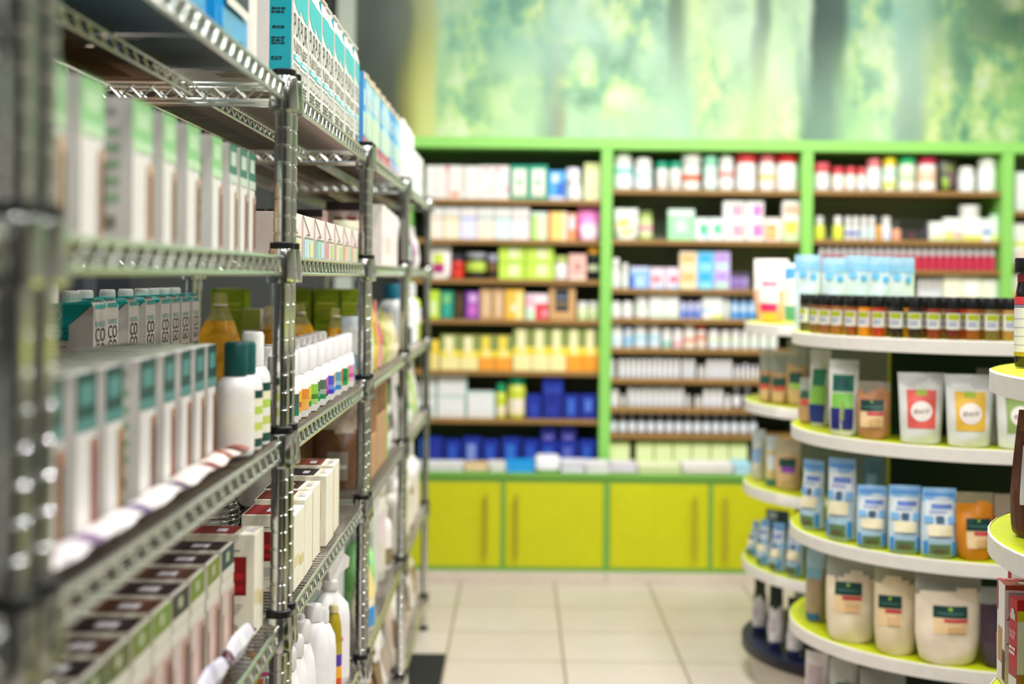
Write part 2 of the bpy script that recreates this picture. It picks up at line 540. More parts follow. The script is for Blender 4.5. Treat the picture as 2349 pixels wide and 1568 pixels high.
b = MB(); b.box(-.80, 3.5, Y1 - .012, Y1 - .001, 1.97, ZC - .002, mural_mat())
put('wall_mural', 'large printed forest picture covering the wall above the green bookcases', 'wall picture', b.mesh('mural'), (0, 0, 0))

# ------------------------------------------------------------------ green wall bookcases, base cabinets
GREEN = mat('#88cb60', .45)
GREEN_D = mat('#6fa544', .5)
OLIVE = mat('#8a9a80', .5)
WOOD = mat('#94703c', .45, vary=.25, scale=14)
LIME = mat('#c0c200', .55)
YF, YB = 6.45, 6.85          # bookcase front and back
BAYX = [wx(930, 640, YF)[0] + .91 * k for k in range(5)]
BAYN = ['left bay', 'middle bay', 'right bay', 'far right bay']
CT = 0.478                    # top of the counter
def shelf_z(bay, py, Y=6.5):
    xc = (930 + 460 * bay) + 230
    return wx(min(xc, 2330), py, Y)[1]
SHELFY = [[457, 549, 640, 732, 849, 959], [436, 551, 663, 731, 800, 869, 935, 995], [438, 551, 619, 700, 790, 880, 970], [484, 604, 700, 790, 880, 970]]
SHELFZ = []
for k in range(4):
    x0, x1 = BAYX[k], BAYX[k + 1]
    t = 0.025
    left, right, back, top = MB(), MB(), MB(), MB()
    left.box(x0, x0 + t, YF, YB, CT + .001, 1.918, GREEN, .002)
    right.box(x1 - t, x1, YF, YB, CT + .001, 1.918, GREEN, .002)
    back.box(x0 + t, x1 - t, YB - .012, YB, CT + .001, 1.918, OLIVE)
    top.box(x0, x1, YF - .004, YB, 1.9182, 1.966, GREEN, .002)
    zs = [shelf_z(k, y) for y in SHELFY[k]]
    SHELFZ.append(zs)
    parts = [P('side_panel', left), P('side_panel', right), P('back_panel', back, 'dark olive back panel'), P('top_board', top)]
    for z in zs:
        s = MB(); s.box(x0 + t + .0005, x1 - t - .0005, YF + .02, YB - .0125, z - .022, z, WOOD, .002)
        parts.append(P('shelf', s, 'brown wooden shelf'))
    what = ['stocked with tea boxes and navy boxes', 'stocked with white pill jars', 'holding red bottles with white caps', 'cut off by the photo edge'][k]
    put('display_bookcase', 'tall green bookcase, ' + BAYN[k] + ', ' + what, 'bookcase', parts, (0, 0, 0), group='green bookcases along the wall')
YD = 6.23
b = MB(); b.box(BAYX[0] - .0, BAYX[4], YD - .01, YB, CT - .024, CT, GREEN_D, .002)
put('counter_top', 'long green counter running under the wall bookcases, strewn with leaflets', 'counter', b.mesh('counter'), (0, 0, 0))
for k in range(4):
    x0, x1 = BAYX[k], BAYX[k + 1]
    zb, zt = 0.046, CT - .0245
    body = MB()
    body.box(x0, x0 + .014, YD + .0, YB, zb, zt, GREEN_D)
    body.box(x1 - .014, x1, YD + .0, YB, zb, zt, GREEN_D)
    body.box(x0 + .014, x1 - .014, YD, YB, zb, zb + .018, GREEN_D)
    body.box(x0 + .014, x1 - .014, YD, YB, zt - .018, zt, GREEN_D)
    body.box(x0 + .014, x1 - .014, YB - .02, YB, zb + .018, zt - .018, GREEN_D)
    xm = (x0 + x1) / 2
    body.box(xm - .009, xm + .009, YD, YB - .02, zb + .018, zt - .018, GREEN_D)
    parts = [P('cabinet_body', body)]
    for s in (-1, 1):
        a, c = (x0 + .0155, xm - .0105) if s < 0 else (xm + .0105, x1 - .0155)
        d = MB(); d.box(a, c, YD - .002, YD + .016, zb + .0195, zt - .0195, LIME, .002)
        hx = c - .062 if s < 0 else a + .050
        h = MB()
        h.tube([(hx, YD - .03, zb + .07), (hx, YD - .03, zt - .07)], .007, mat('#b3aa3a', .35, .3), 8)
        for zz in (zb + .09, zt - .09):
            h.tube([(hx, YD - .028, zz), (hx, YD - .0025, zz)], .005, mat('#b5a533', .3, .85), 6)
        parts.append(P('door', d, 'lime yellow door', [P('handle', h, 'long vertical bar handle')]))
    pl = MB(); pl.box(x0 + .001, x1 - .001, YD - .012, YD + .025, 0.0005, zb - .0005, mat('#d0c4b4', .4), .002)
    parts.append(P('plinth', pl, 'beige tiled plinth'))
    put('base_cabinet', 'low lime yellow two-door cabinet under the ' + BAYN[k], 'cabinet', parts, (0, 0, 0), group='lime cabinets under the bookcases')

# ------------------------------------------------------------------ goods on the wall bookcases
YI = 6.505
def place_row(k, sh, zs, items):
    """items: (kind, x0 px, x1 px, top px, description, builder arguments...)"""
    shn = sh + ' shelf' if sh != 'counter' else 'counter'
    lim = min(b for b in [1.918] + [z - .022 for z in SHELFZ[k]] if b > zs + .03) - .003
    n = 0
    for it in items:
        kind, a, c, tp, desc = it[:5]
        dz = 0.0
        args = it[5:]
        xa, xb = max(wx(a, 640, YI)[0], BAYX[k] + .0262), min(wx(c, 640, YI)[0], BAYX[k + 1] - .0262)
        w = max(.012, xb - xa - .0016)
        xm = (xa + xb) / 2
        h = min(wx((a + c) / 2, tp, YI)[1], lim) - zs - dz
        dy = 0.0
        args = list(args)
        lab = '%s, %s from left, %s, %s' % (desc, ORD[n], shn, BAYN[k])
        g = '%s, %s' % (shn, BAYN[k])
        n += 1
        if kind == 'bx':
            d = min(max(w * .7, .035), .11)
            put('product_box', lab, 'box', carton_box(round(w, 4), round(d, 4), round(h, 4), *args), (xm, YI + d / 2 + dy, zs + dz + .0006), group='boxes on the ' + g)
        elif kind == 'jr':
            put('lidded_jar', lab, 'jar', jar(round(w, 4), round(h, 4), *args), (xm, YI + w / 2 + dy, zs + dz + .0006), rz=.3, group='jars on the ' + g)
        elif kind == 'jd':
            bd, ld, lb = args
            put('lidded_jar', lab, 'jar', jar(round(w, 4), round(h, 4), bd, ld, lb, .30, .96, 1.0), (xm, YI + w / 2 + dy, zs + dz + .0006), rz=.3, group='jars on the ' + g)
        elif kind == 'bt':
            put('capped_bottle', lab, 'bottle', bottle(round(w, 4), round(h, 4), *args), (xm, YI + w / 2 + dy, zs + dz + .0006), rz=.2, group='bottles on the ' + g)
        elif kind == 'pc':
            T = min(.028, w * .3)
            put('pouch_bag', lab, 'bag', pouch(round(w, 4), T, round(h, 4), *args), (xm, YI + T + .004 + dy, zs + dz + .0008), group='bags on the ' + g)
W_ = '#e4e3df'
zs = SHELFZ[0]
F_ = 'F'
place_row(0, 'top', zs[0], [
    ('bx', 974, 1000, 380, 'white box with grey edge', W_, ((F_, 0, 0, .12, 1, '#c9c6c4'), (F_, .3, .1, .8, .16, '#d9d9d4'))),
    ('bx', 1000, 1028, 380, 'white box with red side stripe', W_, ((F_, .68, .0, .98, 1, '#e8c6c2'), (F_, .7, .84, .97, .97, '#d65a54'))),
    ('bx', 1028, 1062, 380, 'white box with orange foot print', W_, ((F_, .1, .05, .7, .22, '#eba28c'), (F_, .8, .3, .97, 1, '#d8d0c4'))),
    ('bx', 1063, 1097, 381, 'white box with pale grey print', W_, ((F_, 0, 0, .1, 1, '#dcdcd6'), (F_, .35, .55, .8, .62, '#d5dcd2'))),
    ('bx', 1097, 1131, 380, 'white box with pink crown print', W_, ((F_, .2, .83, .75, .95, '#e5b3bb'), (F_, .5, .2, .85, .32, '#cfe0bd'))),
    ('bx', 1131, 1166, 380, 'white box with rose corner prints', W_, ((F_, .05, .82, .45, .95, '#e4aab4'), (F_, .7, .2, .98, .4, '#eab2c2'))),
    ('bx', 1169, 1211, 379, 'cream and teal green box', '#12a080', ((F_, .12, .1, .86, .88, '#e9ead9'), (F_, .36, .42, .6, .58, '#2bae88'), (F_, .18, .12, .8, .26, '#e8d8c4'))),
    ('bx', 1212, 1254, 379, 'cream and teal green box', '#12a080', ((F_, .12, .1, .86, .88, '#e9ead9'), (F_, .36, .42, .6, .58, '#2bae88'), (F_, .18, .12, .8, .26, '#e8d8c4'))),
    ('bx', 1256, 1294, 392, 'bright blue box with pale spot', '#4aa4ee', ((F_, .2, .6, .6, .9, '#cfe2ea'), (F_, .55, .1, .9, .6, '#2b55cc'), (F_, .05, 0, .95, .12, '#cfd6f0'))),
    ('jd', 1296, 1335, 416, 'small white jar', W_, W_, None),
    ('bx', 1338, 1376, 374, 'pale yellow green box', '#e3e8b8', ((F_, 0, .84, 1, 1, '#c3cd8a'), (F_, .15, .3, .85, .34, '#d2d99e'))),
])
_jz = wx(1315, 416, YI)[1]
put('lidded_jar', 'small white jar stacked on another, top shelf, left bay', 'jar', jar(.074, .064, W_, '#e8e4f4', None, .34, .97, 1.0), (wx(1315, 416, YI)[0], YI + .04, _jz + .0012), group='jars on the top shelf, left bay')
def two(c1, c2):
    return ((F_, 0, 0, 1, .62, c1), (F_, 0, .62, 1, .70, c2), (F_, .2, .8, .8, .86, '#dcd6d4'))
place_row(0, 'second', zs[1], [
    ('bx', 976, 1016, 475, 'white box with peach lower half', W_, two('#f2e2d6', '#d8b39c')),
    ('bx', 1017, 1053, 475, 'white box with sand lower half', W_, two('#efe6cc', '#cdb676')),
    ('bx', 1054, 1092, 475, 'white box with periwinkle lower half', W_, two('#d9dcf4', '#97a0d8')),
    ('bx', 1093, 1132, 475, 'white box with apricot lower half', W_, two('#f4e2cf', '#8fb0b0')),
    ('bx', 1133, 1172, 475, 'white box with aqua lower half', W_, two('#d5ebe8', '#9fb8b4')),
    ('bx', 1173, 1214, 475, 'white box with blush lower half', W_, two('#efe4e6', '#c9b9b8')),
    ('bx', 1217, 1254, 486, 'light green box', '#b4e07a', ((F_, .4, .0, 1, .9, '#d9ecc4'), (F_, 0, .88, 1, 1, '#cfe6d8'))),
    ('bx', 1256, 1299, 486, 'yellow box with orange edge', '#f0d77c', ((F_, 0, 0, .18, 1, '#e8935a'), (F_, .82, 0, 1, 1, '#f3e4d2'))),
    ('bx', 1300, 1323, 489, 'orange box with white panel', '#e59a66', ((F_, .2, .4, .75, .9, '#dfe0ea'), (F_, .85, 0, 1, .9, '#c74f3a'))),
    ('pc', 1325, 1377, 461, 'tall pink bag', '#f07fcb', None, .7, ((.1, .03, .9, .42, '#f6e3f0'), (.2, .42, .85, .55, '#f2b3de'))),
])
place_row(0, 'third', zs[2], [
    ('pc', 976, 1034, 556, 'white pouch with lime and magenta label', '#efeeea', None, .7, ((.28, .44, .74, .72, '#c3d63a'), (.28, .16, .74, .44, '#a8256f'))),
    ('jr', 1034, 1063, 582, 'red jar with dark lid', '#d8322a', '#3a3a44', ('#e0402f', '#c92a22'), .28),
    ('jr', 1066, 1116, 580, 'dark jar with lime label', '#2b2a1c', '#a9aeb4', ('#1f2018', '#b6d24a', '#c3da5c'), .18),
    ('jr', 1117, 1141, 583, 'brown jar with pale lid', '#5a4228', '#9a9cae', ('#2b2622', '#7a5c3a'), .3),
    ('bx', 1143, 1205, 601, 'lime green pack with pale centre', '#bfe04e', ((F_, .38, .2, .78, .85, '#e2ecb4'), (F_, .0, .9, 1, 1, '#a8cc3c'))),
    ('bx', 1206, 1270, 601, 'lime green pack with pale centre', '#bfe04e', ((F_, .38, .2, .78, .85, '#e2ecb4'), (F_, .0, .9, 1, 1, '#a8cc3c'))),
    ('jr', 1267 + 3, 1303, 587, 'white jar with lime lid', W_, '#b9cf74', None, .3),
    ('bx', 1304, 1345, 583, 'dusty pink box with dark emblem', '#e8b7ac', ((F_, .38, .36, .64, .66, '#b07a70'), (F_, 0, 0, 1, .1, '#f2d9d0'))),
    ('jr', 1347, 1377, 567, 'black jar with orange lid', '#15181c', '#eaa92a', ('#15181c', '#cfd8b0', '#15181c'), .2),
])
zz = wx(1200, 601, YI)[1]
for q, (a, c) in enumerate(((1143, 1205), (1206, 1270))):
    xa, xb = wx(a, 640, YI)[0], wx(c, 640, YI)[0]
    put('product_box', 'lime green pack, %s of the upper two on third shelf, left bay' % ('first' if q == 0 else 'second'), 'box',
        carton_box(round(xb - xa - .0016, 4), .085, .075, '#bfe04e', ((F_, .38, .2, .78, .85, '#e2ecb4'), (F_, .0, .9, 1, 1, '#a8cc3c'))), ((xa + xb) / 2, YI + .05, zz + .0014), group='boxes on the third shelf, left bay')
put('lidded_jar', 'little white round jar in front of dark jars, third shelf, left bay', 'jar', jar(.055, .046, '#e9f0e6', W_, None, .35, .95, 1.0), (wx(1078, 640, YI)[0], 6.474 + .03, zs[2] + .0006)) if False else None
place_row(0, 'fourth', zs[3], [
    ('bx', 974, 1009, 666, 'lime box', '#c0e23e', ((F_, .25, .15, .8, .6, '#dcecb0'),)),
    ('bx', 1011, 1041, 668, 'teal box with yellow spot', '#14937c', ((F_, .2, .55, .75, .9, '#7fbf74'), (F_, .3, .1, .7, .5, '#3cab96'))),
    ('bx', 1043, 1066, 671, 'dark brown box', '#3d2c14', ((F_, .3, .2, .7, .8, '#57421c'),)),
    ('bx', 1068, 1100, 669, 'purple box with pink spots', '#7b2fa8', ((F_, .25, .6, .85, .92, '#d7a8d8'), (F_, .2, .1, .85, .52, '#c76ac0'))),
    ('bx', 1101, 1129, 663, 'tan kraft box', '#c9a172', ((F_, .3, .1, .8, .85, '#dcc096'),)),
    ('bx', 1130, 1157, 663, 'tan kraft box', '#c9a172', ((F_, .3, .1, .8, .85, '#dcc096'),)),
    ('bx', 1159, 1203, 664, 'yellow orange box', '#f3bd45', ((F_, .55, 0, 1, .92, '#ede08f'), (F_, .3, .25, .7, .5, '#e9e2b8'))),
    ('bx', 1207, 1258, 674, 'pink and red box with mint corner', '#f2dfe2', ((F_, .0, .5, .38, .9, '#f0b6c6'), (F_, .0, 0, .4, .4, '#cdeccc'), (F_, .42, 0, 1, .62, '#d8353f'), (F_, .7, .1, 1, .4, '#ef8f9c'))),
    ('bx', 1260, 1321, 657, 'kraft box with black label', '#cba06a', ((F_, .22, .25, .74, .93, '#222733'), (F_, .26, .62, .68, .72, '#6d7688'), (F_, .26, .44, .68, .5, '#a89660'))),
    ('jr', 1324, 1349, 692, 'small pale green jar with white lid', '#dfeebc', W_, ('#cfe4a4', '#e4efc8'), .28),
    ('jr', 1350, 1375, 692, 'small pale green jar with white lid', '#dfeebc', W_, ('#cfe4a4', '#e4efc8'), .28),
])
def yel(lo, up='#8c9a52', mid='#f0dd4c', sp='#efe9b4'):
    return ((F_, 0, 0, 1, .36, lo), (F_, 0, .36, 1, .56, mid), (F_, 0, .56, 1, 1, up), (F_, .2, .5, .66, .96, sp), (F_, .36, .36, .62, .58, '#f1e6a0'))
Y5 = '#efd654'
place_row(0, 'fifth', zs[4], [
    ('bx', 972, 990, 780, 'slim yellow box', Y5, ((F_, 0, 0, 1, .5, '#efe08a'), (F_, .2, .6, .8, .9, '#f4cf2c'))),
    ('bx', 991, 1009, 780, 'slim yellow box', Y5, ((F_, 0, 0, 1, .5, '#efe08a'), (F_, .2, .6, .8, .9, '#f4cf2c'))),
    ('bx', 1012, 1057, 768, 'pale yellow tea box with white blossom', Y5, yel('#f0e7a0')),
    ('bx', 1058, 1099, 769, 'pale yellow tea box with white blossom', Y5, yel('#f0e7a0')),
    ('bx', 1100, 1137, 769, 'yellow tea box with orange foot', Y5, yel('#f0a132', sp='#f1d648')),
    ('bx', 1138, 1177, 769, 'yellow tea box with orange foot', Y5, yel('#f0a132', sp='#f1d648')),
    ('bx', 1179, 1221, 752, 'tall pale yellow tea box with blossom', Y5, yel('#f2e9a6')),
    ('bx', 1222, 1261, 752, 'tall pale yellow tea box with blossom', Y5, yel('#f2e9a6')),
    ('bx', 1262, 1300, 752, 'tall pale yellow tea box with blossom', Y5, yel('#f2e9a6')),
    ('bx', 1301, 1339, 752, 'tall yellow tea box with orange foot', Y5, yel('#f3a12c')),
    ('bx', 1340, 1377, 752, 'tall yellow tea box with orange foot', Y5, yel('#f3a12c')),
])
TW = ((F_, 0, .9, 1, 1, '#bfe0d6'), (F_, .94, 0, 1, 1, '#9fd2c4'), (F_, .15, .25, .8, .6, '#e4e6e6'))
place_row(0, 'sixth', zs[5], [
    ('bx', 966, 1004, 908, 'white box with teal trim', W_, TW),
    ('bx', 1006, 1072, 908, 'wide white box with teal trim', W_, TW),
    ('bx', 1074, 1139, 898, 'wide white box with teal trim', W_, TW),
    ('jr', 1140, 1163, 880, 'small lime jar with green lid', '#dbe35e', '#119a66', ('#f0e6c4', '#c9d83a'), .26, .9),
    ('jr', 1166, 1209, 862, 'large lime jar with green lid', '#dbe35e', '#119a66', ('#f1e3c6', '#f0e4d0', '#c9d83a'), .22, .98),
    ('bx', 1211, 1245, 905, 'navy blue box', '#0f2a96', ((F_, .3, .1, .7, .6, '#2743b4'),)),
    ('bx', 1248, 1294, 906, 'navy blue box', '#0c2388', ((F_, .2, .1, .75, .55, '#20309c'),)),
    ('bx', 1297, 1331, 905, 'navy blue box with pale mark', '#0f2a96', ((F_, .25, .15, .7, .8, '#3a64c8'),)),
    ('bx', 1334, 1372, 905, 'navy blue box with pale mark', '#0f2a96', ((F_, .3, .3, .7, .8, '#4f78d4'),)),
])
z1 = wx(1100, 908, YI)[1]
for q, (a, c) in enumerate(((966, 1004), (1006, 1074))):
    xa, xb = wx(a, 640, YI)[0], wx(c, 640, YI)[0]
    put('product_box', 'white teal-trimmed box, %s of the two stacked on top, sixth shelf, left bay' % ORD[q], 'box', carton_box(round(xb - xa - .0016, 4), .06 if q == 0 else .08, round(min(.106, SHELFZ[0][4] - .025 - z1), 4), W_, TW), ((xa + xb) / 2, YI + .045, z1 + .0018), group='boxes on the sixth shelf, left bay')
xa = wx(1271, 640, YI)[0]
put('product_box', 'navy blue box stacked highest on the sixth shelf, left bay', 'box', carton_box(.092, .06, .086, '#122fa6', ((F_, .1, .1, .9, .3, '#2b3f9c'),)), (xa, YI + .035, wx(1271, 906, YI)[1] + .002), group='boxes on the sixth shelf, left bay')
NV = '#0e2a9a'
def nv(c='#2a55c4'):
    return ((F_, .22, .15, .7, .75, c),)
place_row(0, 'counter', CT, [
    ('bx', 966, 984, 1006, 'slim navy box', '#1c4fb4', nv('#2a5fc0')), ('bx', 986, 1020, 1003, 'navy blue box', NV, nv('#25329c')), ('bx', 1025, 1062, 1009, 'navy blue box', NV, nv()), ('bx', 1066, 1108, 1003, 'navy box with pale spot', NV, nv('#7f92dc')),
    ('bx', 1112, 1148, 1009, 'navy blue box', NV, nv()), ('bx', 1155, 1199, 1004, 'navy box with bright blue label', NV, nv('#2f6fd2')), ('bx', 1204, 1240, 1008, 'navy blue box', NV, nv()), ('bx', 1243, 1284, 1012, 'navy blue box', NV, nv()),
    ('bx', 1286, 1329, 1012, 'navy blue box', NV, nv('#5a63c4')), ('bx', 1333, 1372, 1009, 'navy blue box', NV, nv()),
])
for q, xx in enumerate((1262, 1307)):
    put('product_box', 'navy blue box, %s of the two stacked above the counter, left bay' % ORD[q], 'box', carton_box(.072, .06, .068, '#0b1f80', ((F_, .2, .08, .8, .4, '#6a62b0'),)), (wx(xx, 640, YI)[0], YI + .035, wx(xx, 1012, YI)[1] + .0016), group='boxes on the counter, left bay')

# ---- middle bay
zs = SHELFZ[1]
TL, RD, MT = '#129b78', '#d22a30', '#a5dcc4'
place_row(1, 'top', zs[0], [
    ('jd', 1405, 1450, 340, 'tall white jar with teal band', '#e3f0f0', W_, ('#eceff4', '#e6ecf2', '#8fd2cc')),
    ('jd', 1453, 1496, 360, 'white jar with domed lid', '#e6f2f0', W_, ('#e6ecf4', '#c9e4e2')),
    ('jr', 1503, 1531, 371, 'white jar with teal lid', W_, TL, None, .22, 1.04), ('jr', 1533, 1562, 371, 'white jar with teal lid', W_, TL, None, .22, 1.04),
    ('jr', 1564, 1606, 350, 'white jar with big lid and orange label', '#efeeea', W_, (W_, '#e05a2a', W_), .3, 1.12),
    ('jr', 1612, 1645, 356, 'mint green jar', '#c9e8dc', '#8fd2b4', ('#e4ecee', '#c3e2d4'), .28), ('jd', 1648, 1683, 353, 'white jar with thin red ring', '#f1efea', W_, ('#f1f0ec', '#e9a6a4')),
    ('jr', 1688, 1736, 343, 'large white jar with red lid', '#f0efec', '#e24a50', ('#eef0f2', '#e3eaf0', '#efe4e4'), .26, 1.02), ('jr', 1741, 1778, 350, 'white jar with rose lid', '#f3f0ea', '#e0707c', ('#f3efe6', '#f0d58c', '#f3efe6'), .24),
    ('jr', 1781, 1834, 349, 'wide white jar with red lid', '#f0f0f0', '#dc2f34', ('#f1dfe0', '#e8edf2', '#eef1f3'), .25, 1.0),
])
place_row(1, 'second', zs[1], [
    ('pc', 1409, 1464, 478, 'white tin bag with big orange circle', '#dfe8de', None, .7, (), False, .8, 1.0, (), ((.45, .42, .36, '#f2c04a'), (.45, .42, .2, '#f3e2b0'))),
    ('jr', 1465, 1497, 484, 'green tin with pink label', '#a8bf6a', '#7f8f5a', ('#d9e4b0', '#e6a0ac', '#cfe0a0'), .12),
    ('bx', 1531, 1592, 480, 'mint green box', '#9fe2ae', ((F_, 0, .78, 1, 1, '#d3e6dc'), (F_, .3, .25, .7, .65, '#c9f2d2'))),
    ('bx', 1593, 1626, 500, 'small white and green box', '#e2eeea', ((F_, .35, .3, .85, .72, '#3cc08c'), (F_, .6, .12, .85, .3, '#5aa8dc'))), ('bx', 1627, 1657, 500, 'small white and green box', '#e2eeea', ((F_, .35, .3, .85, .72, '#3cc08c'),)),
    ('bx', 1658, 1708, 505, 'white box with pink blossom', '#e6ebe6', ((F_, .42, .2, .92, .78, '#f0a2b4'),)), ('bx', 1710, 1751, 505, 'white box with bright pink blossom', '#e6ebe6', ((F_, .38, .2, .92, .8, '#f37fc0'),)),
    ('bx', 1753, 1791, 500, 'cream box with orange panel', '#f0e4dc', ((F_, .08, .08, .72, .7, '#f0a455'), (F_, .2, .3, .6, .45, '#f5c98a'))),
    ('bx', 1794, 1834, 461, 'tall striped orange and green box', '#eef0ea', ((F_, 0, 0, 1, .2, '#c9e2b0'), (F_, .1, .2, .9, .5, '#f3cf58'), (F_, .1, .66, .95, .9, '#f0b09a'))),
])
zq = wx(1700, 505, YI)[1]
for q, (a, c, cc) in enumerate(((1658, 1708, '#f0a2b4'), (1710, 1751, '#f37fc0'))):
    xa, xb = wx(a, 640, YI)[0], wx(c, 640, YI)[0]
    put('product_box', 'white pink-blossom box, %s of the upper two, second shelf, middle bay' % ORD[q], 'box', carton_box(round(xb - xa - .0016, 4), .06, .086, '#e6ebe6', ((F_, .38, .2, .9, .8, cc),)), ((xa + xb) / 2, YI + .035, zq + .0012), group='boxes on the second shelf, middle bay')
place_row(1, 'third', zs[2], [
    ('bt', 1400, 1424, 592, 'tall white pill bottle', W_, W_, ('#e4ece8', '#eef0ee'), .3, .8), ('bt', 1426, 1443, 604, 'small white pill bottle', W_, W_, ('#e4ece8',), .28, .8),
    ('bx', 1446, 1490, 612, 'sky blue box', '#8fbdf4', ((F_, 0, 0, .18, .6, '#2b62d8'), (F_, 0, .82, 1, 1, '#c9d0f0'), (F_, .3, .1, .7, .5, '#b6d6f6'))),
    ('bx', 1492, 1525, 614, 'pale pink and blue box', '#ead8e8', ((F_, .1, .3, .7, .6, '#e0808e'), (F_, .3, 0, 1, .2, '#b9d4f2'))), ('bx', 1527, 1557, 614, 'pale pink and blue box', '#ead8e8', ((F_, .3, .3, .9, .6, '#d8708a'), (F_, .3, 0, 1, .2, '#b9d4f2'))),
    ('bx', 1559, 1599, 619, 'cream and orange box', '#ecdcc0', ((F_, .1, .35, .85, .85, '#f2b878'), (F_, .1, .05, .85, .3, '#e4e6b6'))), ('bx', 1600, 1637, 619, 'aqua blue box', '#7cc8f0', ((F_, .1, .4, .85, .85, '#38aef0'), (F_, .2, .05, .85, .3, '#8fdce4'))), ('bx', 1638, 1675, 619, 'lilac and mint box', '#c9b6ea', ((F_, .1, .45, .85, .85, '#b394e0'), (F_, .1, .05, .85, .36, '#b6e4c8'))),
    ('bt', 1677, 1690, 626, 'tiny violet bottle', '#a88ad2', '#6a5a80', None, .28, .7), ('bt', 1691, 1704, 626, 'tiny violet bottle', '#a88ad2', '#6a5a80', None, .28, .7), ('bt', 1705, 1718, 626, 'tiny violet bottle', '#b09ad8', '#6a5a80', None, .28, .7),
])
zq = wx(1610, 619, YI)[1]
for q, (a, c, b0, dd) in enumerate(((1559, 1599, '#ecdcc0', ((F_, .1, .35, .85, .85, '#f2b878'), (F_, .1, .05, .85, .3, '#e4e6b6'))), (1600, 1637, '#7cc8f0', ((F_, .1, .4, .85, .85, '#38aef0'), (F_, .2, .05, .85, .3, '#8fdce4'))), (1638, 1675, '#c9b6ea', ((F_, .1, .45, .85, .85, '#b394e0'), (F_, .1, .05, .85, .36, '#b6e4c8'))))):
    xa, xb = wx(a, 640, YI)[0], wx(c, 640, YI)[0]
    put('product_box', ['cream and orange', 'aqua blue', 'lilac and mint'][q] + ' box stacked upper, third shelf, middle bay', 'box', carton_box(round(xb - xa - .0016, 4), .05, .082, b0, dd), ((xa + xb) / 2, YI + .03, zq + .0012), group='boxes on the third shelf, middle bay')
DK = '#17181f'
place_row(1, 'fourth', zs[3], [
    ('bt', 1400, 1426, 677, 'white bottle with black cap', W_, DK, ('#eef0ee',), .26, .6), ('bt', 1428, 1453, 677, 'white bottle with black cap', W_, DK, ('#eef0ee',), .26, .6),
    ('jd', 1457, 1490, 666, 'white jar with domed top', W_, W_, ('#eef0ea', '#d8eed8')), ('bx', 1491, 1524, 672, 'white box with green print', '#eff1ec', ((F_, .1, .04, .9, .2, '#bfe6c8'), (F_, .3, .85, .7, .93, '#9fd2ac'))), ('bx', 1525, 1558, 672, 'white box with green print', '#eff1ec', ((F_, .1, .04, .9, .2, '#bfe6c8'), (F_, .3, .85, .7, .93, '#9fd2ac'))),
    ('bt', 1561, 1576, 677, 'blue bottle with grey cap', '#cfd4f4', '#4a4656', ('#5f8ae4', '#c4ccf2'), .3, .6), ('bt', 1578, 1593, 677, 'blue bottle with grey cap', '#cfd4f4', '#4a4656', ('#5f8ae4', '#c4ccf2'), .3, .6), ('bt', 1595, 1610, 677, 'blue bottle with grey cap', '#cfd4f4', '#4a4656', ('#5f8ae4', '#c4ccf2'), .3, .6),
    ('bx', 1612, 1660, 680, 'white box with blue swoosh', '#eef1ea', ((F_, 0, .3, .5, .45, '#9fc4ec'), (F_, .4, .02, 1, .2, '#d6e88a'))), ('bt', 1662, 1677, 676, 'white dropper bottle', '#dfe8e4', '#c9ccd0', None, .28, .6),
    ('bt', 1679, 1697, 677, 'light blue bottle with grey cap', '#8cc4f2', '#8b8f9c', ('#4fa4ee', '#cfe4f6'), .28, .6), ('bt', 1699, 1716, 677, 'light blue bottle with grey cap', '#8cc4f2', '#8b8f9c', ('#4fa4ee', '#cfe4f6'), .28, .6), ('bt', 1718, 1735, 677, 'light blue bottle with grey cap', '#8cc4f2', '#8b8f9c', ('#4fa4ee', '#cfe4f6'), .28, .6),
])
B5 = [(1400, 1432, 745, ('#cfe2f0', '#e0ecf4'), W_, 'white jar with pale blue label'), (1434, 1453, 752, ('#9fd0f0',), '#cfdff0', 'small light blue jar'), (1455, 1487, 745, ('#cfe2f0', '#b8dce8'), W_, 'white jar with pale blue label'), (1490, 1518, 747, ('#cfe2f0', '#b8dce8'), W_, 'white jar with pale blue label'),
      (1520, 1543, 752, ('#8fd0c0', '#e6ece8'), W_, 'white jar with teal label'), (1545, 1568, 754, ('#f0b4be', '#f0e2e4'), '#efeae8', 'white jar with rose label'), (1570, 1598, 741, ('#f3e3c8', '#e8988c', '#f3ebd8'), '#e8e0c8', 'cream jar with red band'), (1600, 1622, 745, ('#f0d8c8', '#e8a08c'), '#d2483c', 'cream jar with red lid'),
      (1626, 1653, 756, ('#dce8ec', '#e4efd0'), W_, 'plain white jar'), (1655, 1678, 757, ('#dce8ec', '#e4efd0'), W_, 'plain white jar'), (1680, 1700, 757, ('#e2ece8', '#e4efd8'), W_, 'plain white jar'), (1702, 1721, 757, ('#e2ece8', '#e4efd8'), W_, 'plain white jar'), (1723, 1743, 757, ('#e2ece8', '#e4efd8'), W_, 'plain white jar'), (1745, 1765, 757, ('#e2ece8', '#e4efd8'), W_, 'plain white jar'), (1767, 1787, 757, ('#e2ece8', '#e4efd8'), W_, 'plain white jar')]
place_row(1, 'fifth', zs[4], [('jr', a, c, t, d, W_, ld, lb, .24, .95) for a, c, t, lb, ld, d in B5])
it = [('jr', 1397, 1413, 824, 'small white pill jar', W_, W_, ('#e6e8ee',), .3, .95)]
it += [('jr', 1420 + 12.1 * i, 1431 + 12.1 * i, 824 if i != 7 else 821, 'small white pill jar', W_, W_, ('#dfe3ea', '#eceef0'), .3, .95) for i in range(12)]
it += [('jr', 1568, 1582, 825, 'small white pill jar', W_, W_, ('#dfe3ea',), .3, .95), ('jr', 1583, 1597, 825, 'small white pill jar', W_, W_, ('#dfe3ea',), .3, .95)]
